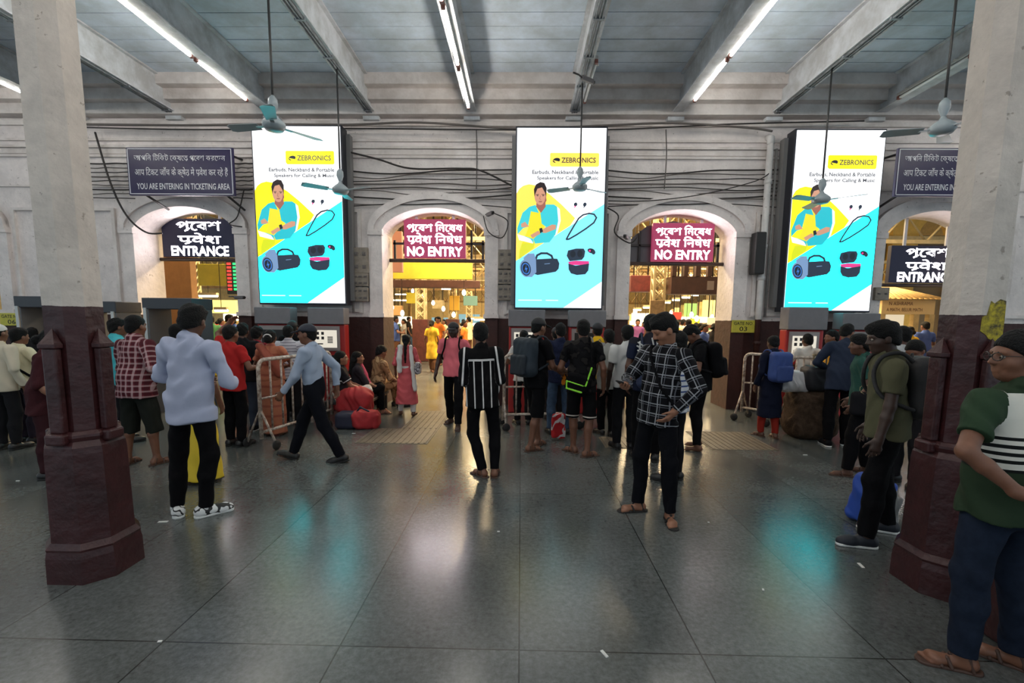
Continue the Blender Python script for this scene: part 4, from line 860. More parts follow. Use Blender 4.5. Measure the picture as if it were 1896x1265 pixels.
# ================================================================ PEOPLE
def feet(head, R, L, face=0):
    """root and local foot places from where the two heels meet the floor"""
    r, l = fl(*R)[:2], fl(*L)[:2]; c = (r + l) / 2; a = math.radians(-head); q = lambda v: (v[0] * math.cos(a) - v[1] * math.sin(a), v[0] * math.sin(a) + v[1] * math.cos(a), 0)
    return c[0], c[1], q(r - c), q(l - c)
def walker(label, R, L, head, h, pose=None, **kw):
    x, y, rf, lf = feet(head, R, L); s = h / 1.7; p = dict(pose or {}); p['RF'] = tuple(v / s for v in rf); p['LF'] = tuple(v / s for v in lf); return person(label, x, y, head, h, pose=p, **kw)
def stander(label, px, Y, topy, head, h=None, **kw):
    p = at(px, topy, Y); return person(label, p[0], Y, head, h or p[2], **kw)
black = M('black_cloth', (13, 12, 15), .85, bump=.2, bscale=30); denim = M('dark_denim', (30, 38, 54), .85, noise=.3, nscale=20); jeans = M('blue_jeans', (66, 84, 108), .85, noise=.3, nscale=16)
whitec = M('white_cloth', (205, 203, 200), .85, bump=.2, bscale=20); navyc = M('navy_cloth', (22, 26, 44), .85, bump=.2, bscale=25); charc = M('charcoal_cloth', (28, 27, 30), .85)
FR = dict(RH=(.13, .27, 1.08), LH=(-.13, .27, 1.08), RE=(1, -.5, -.5), LE=(-1, -.5, -.5))
# --- man in the pale shirt, back to us
walker('person in a pale blue untucked shirt and black trousers, back turned, white and black sneakers', (383, 955), (330, 955), -2, 1.73, skin_=2, vx=.008, hair='full', feet='shoe',
    top=dict(m=M('pale_blue_shirt', (176, 182, 206), .85, bump=.35, bscale=7), sleeve='rolled', hem=.79, collar=True, flare=1.02, crease=.009), bot=('slim', black), shoem=(camo('sneaker_black_white', ((225, 225, 225), (30, 30, 32), (225, 225, 225)), 14, .5), M('white_sole', (220, 220, 218), .5)),
    pose=dict(RH=(.15, .25, 1.06), LH=(-.15, .25, 1.06), RE=(.85, -.8, -.4), LE=(-.85, -.8, -.4), RA=-42, LA=42, face=(8, 12, 0), pel=(.05, 0, .952), auto=True, side=4))
# --- man in the checked shirt looking at his phone
plaid = patterned('black_white_check', (17, 16, 20), [(0, .075, .1, 0, (165, 165, 170), .75), (1, .08, .1, 0, (165, 165, 170), .75), (0, .075, .07, .22, (120, 120, 128), .6), (1, .08, .07, .22, (120, 120, 128), .6)])
def phone_of(nm, lab, hand_='R', off=(0, 0, 0)):
    def f(i):
        J, Rt = i['J'], i['Rt']; w_ = J[hand_ + 'w']; d = unit(J[hand_ + 'w'] - J[hand_ + 'e']); o = rigged(i, 'phone', lab, 'phone', [('case', [rbox(w_ + d * .1 + np.array([0, 0, .03]), (.036, .075, .005), .005, rx(25))], blk)])
    return f
pm27 = walker('person in a black and white checked shirt looking down at a phone', (1180, 946), (1240, 966), 128, 1.70, skin_=0, vx=.007, hair='full', feet='sandal',
    top=dict(m=plaid, sleeve='long', hem=.80, collar=True, flare=.98), bot=('slim', M('dark_trousers', (14, 14, 19), .85, bump=.2)), shoem=(M('black_sandal', (34, 28, 26), .6),),
    pose=dict(lean=-4, side=-3, RH=(.1, .33, 1.09), RE=(.9, -.3, -1), RN=(-.4, 0, 1), RC=.5, LH=(-.2, .07, .93), LE=(-1, -.55, .1), LD=(.25, .55, -.75), LN=(.9, .1, .3), LC=.5, RA=-28, LA=45, face=(-28, 30, 0), beard=True, eyes=False), extra=phone_of('phone', 'dark phone held low by the person in the checked shirt'))
tw, Rt = pm27['tw'], pm27['Rt']
rigged(pm27, 'shoulder_strap', 'thin dark bag strap worn across the black and white checked shirt', 'strap', [('webbing', [cap(tw(a), tw(b), .011, k=.004) for a, b in (((.1, .06, 1.42), (.05, .125, 1.33)), ((.05, .125, 1.33), (-.1, .14, 1.1)), ((-.1, .14, 1.1), (-.18, .06, .98)), ((.1, .06, 1.42), (.1, -.08, 1.41)))], black)])
# --- foreground man in the striped polo
polo = patterned('striped_polo', (42, 56, 40), [(1, None, 1.21, 1.41, (214, 210, 200), 1), (1, None, 1.045, 1.21, (24, 26, 26), 1), (1, None, 1.175, 1.195, (214, 210, 200), 1), (1, None, 1.14, 1.158, (214, 210, 200), 1), (1, None, 1.105, 1.123, (214, 210, 200), 1), (1, None, 1.06, 1.088, (214, 210, 200), 1), (0, None, 5, 20, (44, 62, 44), 1)])
def specs(i):
    H = i['H']; t = i['t']; g = []
    for sd in (1, -1):
        c = [H((sd * .034 + .026 * math.cos(a), .108 - abs(sd * .034 + .026 * math.cos(a)) * .18, .002 + .019 * math.sin(a))) for a in np.linspace(0, 2 * math.pi, 13)]; g += [cap(a, b, .0022, k=.001) for a, b in zip(c, c[1:])]
        g.append(cap(H((sd * .06, .097, .006)), H((sd * .081, .0, .004)), .0022, k=.001))
    g.append(cap(H((-.009, .106, .004)), H((.009, .106, .004)), .0022, k=.001)); soft('spectacles', g, .0022, blk, t, i['s'])
pm39 = walker('person in a green polo with a white striped band, glasses, hand on the lower back', (1876, 1232), (1776, 1238), -4, 1.62, skin_=1, vx=.0062, hair='short', feet='sandal', bulk=1.16,
    top=dict(m=polo, sleeve='short', hem=.80, collar=True), bot=('trousers', denim), shoem=(M('brown_sandal', (70, 46, 36), .6),),
    pose=dict(LH=(-.2, -.2, .99), LE=(-1, .05, -.05), LD=(1, -.25, -.28), LN=(.1, -1, -.1), LC=.12, Lspread=.06, RH=(.26, .1, .86), face=(74, 2, 0), LA=72, RA=50, side=-3, twist=8), extra=specs)
# --- man in the olive tee beside the postered column
pm35 = walker('person in an olive t-shirt and black track pants, profile turned, beside the postered column', (1640, 985), (1600, 1013), 68, 1.67, skin_=3, vx=.007, hair='full', feet='shoe',
    top=dict(m=M('olive_tee', (86, 84, 64), .9, bump=.3, bscale=8), sleeve='short', hem=.83), bot=('trousers', black), shoem=(M('navy_shoe', (30, 34, 44), .6), M('white_sole', (220, 220, 218), .5)),
    pose=dict(lean=5, LH=(-.24, .12, .84), RH=(.23, .06, .86), face=(5, 8, 0), LA=10, RA=0))
backpack(pm35, 'dark grey backpack on the person in the olive t-shirt', M('charcoal_bag', (44, 42, 44), .7, noise=.3), M('charcoal_bag2', (32, 31, 33), .7), 1.05)
# --- striped shirt man, back
stripe = patterned('black_white_stripe', (14, 12, 14), [(0, .088, .15, .02, (215, 210, 208), 1), (1, None, 1.29, 1.5, (14, 12, 14), 1), (1, None, 1.29, 1.312, (215, 210, 208), 1), (0, None, 5, 20, (14, 12, 14), 1), (0, None, 9.98, 10.0, (215, 210, 208), 1)])
walker('person in a black shirt with white vertical stripes, back turned, standing in sandals', (916, 882), (893, 882), 6, 1.62, skin_=1, vx=.009, feet='sandal', top=dict(m=stripe, sleeve='long', hem=.8, collar=True), bot=('slim', black),
    pose=dict(pel=(-.07, 0, .93), auto=True, side=-2, RH=(.14, .2, 1.04), LH=(-.14, .2, 1.0), RE=(.3, -1, -.3), LE=(-.3, -1, -.3), LA=40, RA=-10, face=(0, 4, 0)))
# --- walking guard
walker('person in a light blue shirt and dark peaked cap striding past the railing', (543, 850), (632, 856), 90, 1.62, skin_=1, vx=.0095, hair='guardcap', feet='shoe', hatm=M('navy_cap', (30, 34, 48), .7),
    top=dict(m=M('guard_shirt', (156, 168, 188), .85, bump=.35, bscale=7), sleeve='long', tuck=True, collar=True), bot=('trousers', M('navy_trousers', (14, 15, 22), .85)),
    pose=dict(lean=4, LH=(-.2, .28, .92), RH=(.22, -.18, .9), LE=(-.4, -1, .2), LP=-12, RP=14, RA=0, LA=0, face=(4, 2, 0)))
# --- pink tee walker
pk = walker('person in a pink t-shirt and cap walking towards us out of the arch', (834, 782), (848, 795), 172, 1.6, skin_=3, vx=.011, hair='cap', feet='sandal', top=dict(m=M('pink_tee', (222, 112, 122), .85, bump=.25, bscale=8), sleeve='short', hem=.84), bot=('trousers', black),
    pose=dict(RH=(.3, .02, .86), LH=(-.27, .06, .9), face=(0, 6, 0)))
backpack(pk, 'dark backpack worn by the person in the pink t-shirt', black)
# --- centre group
p19 = walker('person in black with shorts, cap and slippers, waiting beside the middle railing', (982, 836), (996, 826), -48, 1.66, skin_=1, vx=.01, hair='cap', feet='sandal', top=dict(m=black, sleeve='short', hem=.82), bot=('shorts', black, .12), pose=dict(RH=(.16, .3, 1.0), LH=(-.14, .3, 1.05), lean=2, face=(0, 8, 0)))
backpack(p19, 'large dark blue backpack on the person in black beside the middle railing', M('dark_teal_bag', (34, 46, 58), .7, noise=.3), M('dark_teal_bag2', (26, 34, 44), .7), 1.15)
tw, Rt = p19['tw'], p19['Rt']; rigged(p19, 'pouch', 'small orange pouch held by the person in black with the cap', 'pouch', [('body', [rbox(p19['J']['Rw'] + np.array([-.02, .11, -.1]), (.06, .02, .085), .018)], camo('orange_pouch', ((240, 140, 40), (240, 140, 40), (40, 30, 30)), 22))])
camot = patterned('camo_tee', (34, 33, 34), [(1, None, 1.385, 1.6, (190, 170, 110), 1)]); camot = camo('black_camo', ((22, 21, 23), (13, 12, 15), (40, 37, 36)), 11)
shortm = patterned('striped_hem_shorts', (14, 13, 15), [(1, None, .44, .475, (205, 190, 180), 1), (1, None, .50, .515, (205, 190, 180), 1)])
p20 = walker('person in a black camouflage t-shirt and shorts with pale striped hems, back turned', (1087, 846), (1061, 838), -4, 1.64, skin_=1, vx=.01, feet='sandal', top=dict(m=camot, sleeve='short', hem=.8), bot=('shorts', shortm, .06), pose=dict(RA=-60, LA=45, RH=(.27, .02, .86), LH=(-.2, .22, 1.02)))
tw = p20['tw']; neon = M('neon_green', (150, 230, 60), .6)
sb = rigged(p20, 'sling_bag', 'black sling bag with neon green edges behind the camouflage shirted person', 'bag', [('body', [rbox(tw((-.06, -.19, .93)), (.15, .05, .11), .045, rz(0) @ ry(14))], black), ('strap', [cap(tw(a), tw(b), .014, k=.004) for a, b in (((.06, -.2, 1.0), (.1, -.19, 1.13)), ((.1, -.19, 1.13), (.1, -.15, 1.36)), ((.1, -.15, 1.36), (.08, .0, 1.47)), ((.08, .0, 1.47), (.02, .14, 1.3)))], black), ('edging', [cap(tw((-.2, -.235, .96)), tw((.0, -.245, .9)), .01, k=.003), cap(tw((-.2, -.235, .87)), tw((-.02, -.24, .82)), .013, k=.003), cap(tw((.03, -.245, .9)), tw((.1, -.205, 1.12)), .012, k=.003), cap(tw((-.2, -.235, .96)), tw((-.2, -.235, .87)), .01, k=.003)], neon)])
p26 = walker('person in a navy jersey with white print, head above the others, behind the checked shirt', (1212, 853), (1178, 850), -8, 1.71, skin_=2, vx=.011, feet='shoe', top=dict(m=patterned('navy_jersey', (28, 34, 54), [(1, None, 1.36, 1.5, (36, 36, 44), 1)]), sleeve='short', hem=.82), bot=('trousers', black))
tw, Rt = p26['tw'], p26['Rt']; pr = []
for a, b in (((-.15, 1.37), (-.09, 1.33)), ((-.16, 1.33), (-.1, 1.3)), ((-.13, 1.38), (-.13, 1.25)), ((-.15, 1.28), (-.1, 1.24)), ((.0, 1.42), (.02, 1.34)), ((.05, 1.42), (.06, 1.35)), ((.06, 1.35), (.1, 1.35))): pr.append(cap(tw((a[0], -.118, a[1])), tw((b[0], -.118, b[1])), .009, k=.004))
soft('print', pr, .006, whitec, p26['t'], p26['s'])
backpack(p26, 'blue backpack on the person in the navy printed jersey', M('blue_bag', (40, 52, 84), .7, noise=.3), M('blue_bag2', (30, 40, 66), .7), 1.0, .12)
stander('person in a white t-shirt with dark sleeves beside the navy jersey', 1163, 5.75, 601, 5, skin_=3, top=dict(m=patterned('white_dark_sleeve', (208, 206, 204), [(1, None, .5, 1.2, (34, 34, 40), .0), (0, None, 5, 20, (205, 204, 202), 1)]), sleeve='short', hem=.86), bot=('trousers', charc))
stander('person in a white and blue striped shirt, half hidden behind the checked shirt', 1258, 4.6, 612, 40, skin_=2, top=dict(m=patterned('blue_white_stripe', (205, 208, 214), [(1, .06, .3, 0, (60, 80, 130), 1)]), sleeve='short'), bot=('trousers', charc))
p29 = walker('person in black bending the head down, facing sideways beside the gate three arch', (1290, 836), (1290, 826), 82, 1.64, skin_=1, vx=.011, feet='bare', top=dict(m=black, sleeve='short', hem=.82), bot=('slim', black), pose=dict(lean=8, face=(0, 38, 0), RF=(.08, .12, 0), **FR))
backpack(p29, 'black backpack with straps hanging on the person bending the head', black, charc, 1.05)
p30 = walker('child in a dark long top and red leggings with a blue backpack, back turned', (1434, 812), (1407, 808), 8, 1.44, skin_=2, vx=.011, fem=True, feet='sandal', top=dict(m=navyc, sleeve='long', long=True, hem=.36, flare=.95), bot=('slim', M('red_leggings', (150, 44, 34), .85)), pose=dict(face=(0, 6, 0)))
backpack(p30, 'bright blue school backpack on the child in the dark long top', M('school_blue', (52, 76, 140), .7, noise=.2), M('school_blue2', (44, 66, 124), .7), 1.15)
stander('person in a white shirt standing at the lit ticket machine by the railing', 1497, 7.2, 618, 0, skin_=2, top=dict(m=whitec, sleeve='long', collar=True), bot=('trousers', charc), pose=FR)
stander('person in a yellow shirt seen in profile behind the navy jacket', 1543, 6.9, 611, 78, skin_=1, top=dict(m=M('amber_shirt', (206, 150, 50), .85), sleeve='short'), bot=('trousers', charc))
p33 = walker('person in a navy jacket leaning forward, dark trousers, in the queue by the sack', (1562, 824), (1530, 826), -22, 1.64, skin_=1, vx=.011, top=dict(m=M('navy_jacket', (42, 50, 68), .85, bump=.3, bscale=8), sleeve='long', hem=.78), bot=('trousers', black), shoem=(black, M('white_sole', (220, 220, 218), .5)), pose=dict(lean=13, side=6, face=(-40, 8, 0), **FR))
p34 = walker('person in a green t-shirt and wide black trousers behind the olive t-shirt', (1602, 876), (1566, 882), 62, 1.52, skin_=2, vx=.011, fem=True, hair='full', feet='sandal', top=dict(m=M('bottle_green', (44, 78, 70), .85, bump=.2), sleeve='short'), bot=('loose', black), pose=dict(lean=6, LH=(-.22, .12, .88), RH=(.2, .1, .9)))
rigged(p34, 'shoulder_bag', 'dark shoulder bag with a pale ring on the person in green', 'bag', [('body', [rbox(p34['tw']((-.24, .02, .9)), (.05, .14, .14), .045)], charc), ('strap', [cap(p34['tw']((-.24, .02, 1.02)), p34['tw']((-.17, -.03, 1.45)), .012, k=.004)], charc), ('ring', [cap(p34['tw']((-.3, .02 + .05 * math.cos(a), 1.08 + .05 * math.sin(a))), p34['tw']((-.3, .02 + .05 * math.cos(a + .5), 1.08 + .05 * math.sin(a + .5))), .007, k=.002) for a in np.arange(0, 6.3, .5)], M('pale_ring', (190, 170, 120), .4))])
stander('person in a grey white shirt, dark head just behind the olive t-shirt', 1672, 5.4, 604, 20, skin_=2, top=dict(m=M('grey_white', (168, 170, 172), .85), sleeve='long'), bot=('trousers', charc))
p37 = stander('person in a rose pink polo and glasses looking down, before the postered column', 1702, 4.6, 627, 112, skin_=1, vx=.0095, top=dict(m=M('rose_polo', (182, 92, 104), .85), sleeve='short', collar=True), bot=('trousers', charc), pose=dict(face=(0, 30, 0), **FR), extra=specs)
stander('person in a rose shirt mostly hidden behind the postered column, beside the green polo', 1828, 4.2, 640, 150, skin_=1, top=dict(m=M('rose_shirt', (176, 84, 90), .85), sleeve='short'), bot=('trousers', charc))
# --- middle queue
stander('person in a white shirt facing the middle ticket machine', 970, 7.0, 612, 10, skin_=1, top=dict(m=whitec, sleeve='short', collar=True), bot=('trousers', charc), pose=FR)
walker('person in a dark navy shirt and jeans before the middle ticket machine', (1050, 803), (1018, 803), 0, 1.58, skin_=1, top=dict(m=M('speckled_navy', (34, 40, 66), .85, noise=.4, nscale=60), sleeve='short', collar=True), bot=('trousers', jeans), pose=FR)
py = stander('person in a yellow t-shirt and dark cap at the edge of the middle screen', 1107, 6.9, 598, 5, skin_=1, hair='cap', top=dict(m=M('yellow_tee', (226, 180, 34), .85), sleeve='short'), bot=('trousers', charc))
backpack(py, 'grey backpack on the person in the yellow t-shirt', M('grey_bag', (120, 118, 118), .7), None, .9)
walker('person in a grey t-shirt and black trousers between the camouflage and yellow shirts', (1132, 808), (1112, 804), 12, 1.5, skin_=2, hair='full', top=dict(m=M('grey_tee', (150, 150, 146), .85, bump=.2), sleeve='short', hem=.76), bot=('trousers', black))
stander('person in a cap and dark shirt behind the navy speckled shirt', 1030, 7.3, 606, 0, skin_=2, hair='cap', top=dict(m=charc, sleeve='short'), bot=('trousers', charc))
# --- left crowd
mpl = patterned('maroon_check', (112, 44, 52), [(0, .062, .42, 0, (74, 30, 38), .8), (1, .062, .42, 0, (74, 30, 38), .7), (0, .062, .3, .5, (196, 170, 172), .55), (1, .062, .3, .5, (196, 170, 172), .45)])
p3 = walker('person in a maroon checked shirt and dark knee shorts, back turned, bare calves', (292, 860), (238, 860), -8, 1.64, skin_=1, vx=.0095, feet='sandal', bulk=1.14, top=dict(m=mpl, sleeve='elbow', hem=.78, collar=True, flare=1.05), bot=('shorts', M('olive_black_shorts', (34, 36, 32), .85), .3), pose=dict(RH=(.26, .12, .95), LH=(-.28, .1, .84), lean=3))
rigged(p3, 'umbrella', 'folded bright green umbrella held by the maroon checked shirt', 'umbrella', [('canopy', [cap(p3['J']['Lw'] + np.array([0, .05, -.06]), p3['J']['Lw'] + np.array([.1, .1, -.27]), .026, .045, .01)], M('lime_cloth', (130, 170, 50), .8)), ('handle', [cap(p3['J']['Lw'] + np.array([-.02, .04, .0]), p3['J']['Lw'] + np.array([0, .05, -.07]), .014)], M('umbrella_handle', (170, 190, 220), .5))])
stander('person in a teal shirt just behind the octagonal column without poster', 214, 5.7, 588, -35, skin_=1, top=dict(m=M('teal_shirt', (76, 176, 186), .85), sleeve='short', collar=True), bot=('trousers', charc))
ylw = patterned('rugby_stripes', (30, 36, 80), [(1, .19, .36, .0, (214, 170, 52), 1), (1, .19, .1, .47, (220, 220, 225), 1), (1, .19, .1, .77, (220, 220, 225), 1)])
stander('person in a yellow, navy and white striped t-shirt beside the pale blue shirt', 327, 5.35, 600, -20, skin_=1, top=dict(m=ylw, sleeve='short'), bot=('trousers', charc), pose=FR)
p7 = stander('person in a long bright yellow skirt, mostly hidden behind the pale blue shirt', 356, 4.35, 640, 5, 1.5, skin_=1, fem=True, hair='bun', feet='sandal', top=dict(m=M('yellow_blouse', (200, 160, 40), .85), sleeve='short'), bot=('skirt', M('yellow_silk', (222, 190, 44), .6), .05))
stander('person in a red t-shirt with one arm raised, beyond the pale blue shirt', 425, 5.6, 602, -15, skin_=1, top=dict(m=M('red_tee', (170, 40, 40), .85), sleeve='short'), bot=('trousers', black), pose=dict(LH=(-.16, .16, 1.74), LE=(-1, 0, -.3), RH=(.2, .25, 1.1)))
stander('person in dark clothes and pale soled shoes left of the orange sari', 448, 6.35, 598, 10, skin_=2, top=dict(m=charc, sleeve='short'), bot=('trousers', M('faded_jeans', (52, 58, 70), .85)), shoem=(charc, M('white_sole', (220, 220, 218), .5)))
stander('person in a crimson shirt wedged behind the orange sari', 474, 6.7, 605, 0, skin_=2, hair='full', top=dict(m=M('crimson_shirt', (130, 36, 44), .85), sleeve='short'), bot=('trousers', black))
sari = patterned('orange_sari', (176, 104, 74), [(1, .16, .22, 0, (140, 56, 44), .6), (0, .2, .16, 0, (150, 70, 52), .4)], .7)
p10 = stander('woman in an orange sari with a white hair band, behind the railing by the guard', 500, 6.15, 610, 8, skin_=1, fem=True, hair='bun', feet='bare', bulk=1.08, top=dict(m=sari, sleeve='short', hem=.9, name='blouse'), bot=('sari', sari, .05), pose=FR)
Hh = p10['H']; soft('hair_band', [cap(Hh((.06 * math.cos(a), -.12 - .02, .0 + .05 * math.sin(a))), Hh((.06 * math.cos(a + .4), -.14, .05 * math.sin(a + .4))), .01, k=.003) for a in np.arange(.2, 2.9, .4)], .006, whitec, p10['t'], p10['s'])
tw = p10['tw']; soft('drape', [cap(tw((-.14, -.06, 1.43)), tw((.06, -.15, 1.2)), .06, .07, .03), cap(tw((.06, -.15, 1.2)), tw((.14, -.1, 1.0)), .07, .07, .03)], .011, sari, p10['t'], p10['s'], crease=.005)
stander('person in a pale striped shirt at the machine behind the orange sari', 533, 6.7, 602, 15, skin_=1, top=dict(m=patterned('pale_stripe', (190, 188, 196), [(1, .05, .25, 0, (120, 116, 130), 1)]), sleeve='short', collar=True), bot=('trousers', charc))
stander('person in a dark cap and black shirt nearest the wall behind the walking guard', 541, 7.35, 594, 10, skin_=2, hair='cap', top=dict(m=black, sleeve='short'), bot=('trousers', black))
# --- far left
p2 = stander('person in a dark maroon top with an identity card, bending beside the octagonal column', 68, 4.4, 630, -62, 1.50, skin_=0, vx=.0095, fem=True, hair='bun', top=dict(m=M('dark_maroon_top', (62, 30, 34), .85, bump=.2), sleeve='elbow', hem=.74), bot=('trousers', M('maroon_trousers', (54, 28, 32), .85)), pose=dict(lean=10, face=(0, 10, 0), RH=(.2, .2, .92), LH=(-.16, .26, .95)))
tw = p2['tw']; rigged(p2, 'identity_card', 'white identity card hanging on the dark maroon top', 'card', [('card', [rbox(tw((.03, .15, 1.1)), (.03, .005, .045), .004)], M('card_white', (220, 218, 214), .5)), ('lanyard', [cap(tw((.03, .148, 1.14)), tw((.05, .09, 1.42)), .006, k=.002), cap(tw((.03, .148, 1.14)), tw((-.05, .09, 1.42)), .006, k=.002)], M('lanyard_grey', (150, 150, 156), .6))])
pc = stander('person in a cream shirt with a black bag strap across the back, near gate six', 32, 5.6, 608, -12, skin_=1, hair='full', top=dict(m=M('cream_shirt', (214, 206, 176), .85, bump=.2), sleeve='long', hem=.84), bot=('trousers', M('plum_trousers', (48, 40, 50), .85)), pose=FR)
tw = pc['tw']; rigged(pc, 'bag_strap', 'black strap across the back of the cream shirt', 'strap', [('webbing', [cap(tw(a), tw(b), .018, k=.004) for a, b in (((-.1, -.02, 1.475), (-.07, -.13, 1.36)), ((-.07, -.13, 1.36), (.1, -.14, 1.14)), ((.1, -.14, 1.14), (.19, -.02, 1.0)))], black)])
stander('person in a white cap and beige shirt at the extreme edge by gate six', -8, 5.3, 600, 0, skin_=1, hair='whitecap', hatm=whitec, top=dict(m=M('beige_shirt', (196, 186, 166), .85), sleeve='long'), bot=('trousers', charc))
stander('person in a dark suit walking beyond the cream shirt near gate six', 58, 6.9, 606, 40, skin_=2, top=dict(m=charc, sleeve='long'), bot=('trousers', charc))
# --- seated on the ledge
def sitter(label, px, Y, head, h, zs=.42, pose=None, **kw):
    p = at(px, 700, Y); q = dict(pel=(0, 0, zs), RF=(.1, .42, 0), LF=(-.1, .4, 0), RK=(.1, 1, 1), LK=(-.1, 1, 1), RH=(.12, .36, 1.02), LH=(-.12, .36, 1.02), hiptwist=0); q.update(pose or {}); return person(label, p[0], Y, head, h, pose=q, **kw)
sitter('seated woman in a black top and white trousers beside the red bags', 634, 7.1, -68, 1.6, fem=True, hair='long', skin_=0, vx=.01, feet='sandal', top=dict(m=patterned('black_white_cuff', (30, 28, 32), [(1, None, 1.2, 1.215, (205, 200, 200), 1)]), sleeve='short'), bot=('trousers', M('white_trousers', (200, 196, 194), .85)), pose=dict(lean=-2))
ps = sitter('seated woman with a pink scarf between the black top and the khaki uniform', 662, 7.54, -66, 1.55, fem=True, hair='long', skin_=0, vx=.01, feet='sandal', top=dict(m=M('dark_kurta', (44, 40, 46), .85), sleeve='elbow'), bot=('trousers', black))
tw = ps['tw']; soft('scarf', [cap(tw((-.1, .06, 1.45)), tw((-.05, .14, 1.25)), .045, .05, .02), cap(tw((-.05, .14, 1.25)), tw((0, .2, 1.05)), .05, .05, .02), cap(tw((-.1, .06, 1.45)), tw((-.1, -.1, 1.35)), .045, .05, .02)], .01, M('scarf_pink', (214, 96, 120), .8), ps['t'], ps['s'], crease=.005)
khaki = camo('khaki_camo', ((150, 120, 88), (116, 88, 62), (176, 146, 110)), 10)
sitter('seated person in a khaki camouflage uniform against the maroon pier', 699, 8.0, -48, 1.66, skin_=1, vx=.01, top=dict(m=khaki, sleeve='elbow', collar=True), bot=('trousers', khaki), pose=dict(lean=6, face=(0, 10, 0)))
p16 = walker('woman in a pink kurta with a white scarf over one shoulder, standing at the arch', (766, 770), (742, 768), 4, 1.36, skin_=2, vx=.01, fem=True, hair='braid', feet='bare', top=dict(m=M('pink_kurta', (196, 92, 98), .8, bump=.2), sleeve='elbow', long=True, hem=.26, flare=1.12, name='kurta'), bot=('trousers', whitec), pose=dict(RH=(.2, .2, 1.0)))
tw = p16['tw']; soft('scarf', [cap(tw((-.1, -.1, 1.44)), tw((-.12, -.155, 1.2)), .05, .055, .02), cap(tw((-.12, -.155, 1.2)), tw((-.11, -.16, .95)), .055, .05, .02), cap(tw((-.1, -.1, 1.44)), tw((-.1, .08, 1.42)), .05, .045, .02), cap(tw((.11, -.1, 1.44)), tw((.15, -.15, 1.0)), .04, .04, .02), cap(tw((.15, -.15, 1.0)), tw((.2, -.16, .55)), .04, .045, .02)], .01, whitec, p16['t'], p16['s'], crease=.005)
rigged(p16, 'handbag', 'floral grey handbag on the shoulder of the woman in the pink kurta', 'bag', [('body', [rbox(tw((.25, -.06, 1.0)), (.06, .14, .13), .05)], camo('floral_bag', ((150, 146, 150), (60, 56, 62), (190, 186, 190)), 24)), ('strap', [cap(tw((.24, -.06, 1.1)), tw((.14, -.02, 1.46)), .012, k=.003)], charc)])
# ================================================================ RAILINGS, BAGS, SMALL THINGS
railm = M('white_railing', (205, 192, 180), .45, noise=.35, nscale=18, dark=(120, 96, 84)); tyre = M('rubber', (28, 26, 26), .7)
def railing(p, q, lab, hgt=1.1, wheels=True, nb_=None):
    p, q = np.array(p, float), np.array(q, float); L = np.linalg.norm(q - p); t = thing('railing', lab, 'railing', (p[0], p[1], 0), math.atan2(q[1] - p[1], q[0] - p[0]), 'white tubular queue railings')
    r = .1; arc = lambda cx, cz, a0, a1: [(cx + r * math.cos(math.radians(a)), 0, cz + r * math.sin(math.radians(a))) for a in np.linspace(a0, a1, 5)]
    pts = [(0, 0, .12)] + arc(r, hgt - r, 180, 90) + arc(L - r, hgt - r, 90, 0) + [(L, 0, .12)]
    MB().tube(pts, .024, 10).build('frame', railm, t); MB().tube([(0, 0, .2), (L, 0, .2)], .019, 8).build('lower_rail', railm, t); MB().tube([(0, 0, .62), (L * .45, 0, .62)], .014, 8).build('middle_rail', railm, t)
    n = nb_ or max(4, int(L / .16))
    for k in range(1, n): MB().tube([(L * k / n, 0, .2), (L * k / n, 0, hgt - .01)], .0125, 8).build('bar', railm, t)
    for x in (0.0, L):
        mb = MB(); mb.tube([(x, -.22, .06), (x, 0, .5), (x, .22, .06)], .017, 8); lg = mb.build('stand', railm, t)
        if wheels:
            for y in (-.22, .22):
                mb = MB(); mb.lathe([(.02, -.018), (.055, -.016), (.06, -.008), (.06, .008), (.055, .016), (.02, .018)], (x, y, .06), 16, ax='y'); mb.build('wheel', tyre, lg)
railing((-3.2, 5.5), (-2.98, 6.42), 'scuffed white railing by the orange sari, nearest the walking guard')
railing((-3.0, 6.56), (-2.93, 6.98), 'white railing between the walking guard and the seated woman in black')
railing((-.24, 6.75), (.85, 6.95), 'white wheeled railing before the middle ticket machines')
railing((3.7, 7.62), (4.0, 7.2), 'pale railing by the child with the blue backpack')
railing((4.04, 6.95), (4.46, 6.93), 'pale railing behind the brown sack')
# ledge for the seated people
x0 = at(622, 700, 7.5)[0]; x1 = at(712, 700, 7.9)[0]
t = thing('bench', 'low dark bench under the seated people by the maroon pier', 'bench', ((x0 + x1) / 2, 7.55, 0)); w_ = (x1 - x0) / 2
MB().box((-w_, -.58, .27), (w_, .6, .32), bev=.01).build('seat', M('bench_dark', (48, 38, 36), .6), t)
for a in (-1, 1):
    for b in (-.54, .56): MB().box((a * (w_ - .05) - .025, b - .025, 0), (a * (w_ - .05) + .025, b + .025, .27)).build('leg', darkm, t)
def bag(name, lab, cat, prims, m, loc, h=.012, crease=.008, parts=()):
    t = thing(name, lab, cat, loc); soft('body', prims, h, m, t, crease=crease, seed=loc[0] * 5)
    for nm, pr, mm in parts: soft(nm, pr, h * .8, mm, t)
    return t
redc = M('red_cloth', (168, 34, 40), .75, noise=.25, nscale=9)
bag('travel_bag', 'large red cloth bag, upper one beside the seated woman in black', 'bag', [rbox((0, 0, .3), (.26, .2, .2), .12, ry(8)), ell((.05, 0, .44), (.2, .16, .12), k=.08), rbox((0, .02, .1), (.2, .16, .1), .05, k=.04)], redc, (at(655, 740, 6.95)[0], 7.0, 0))
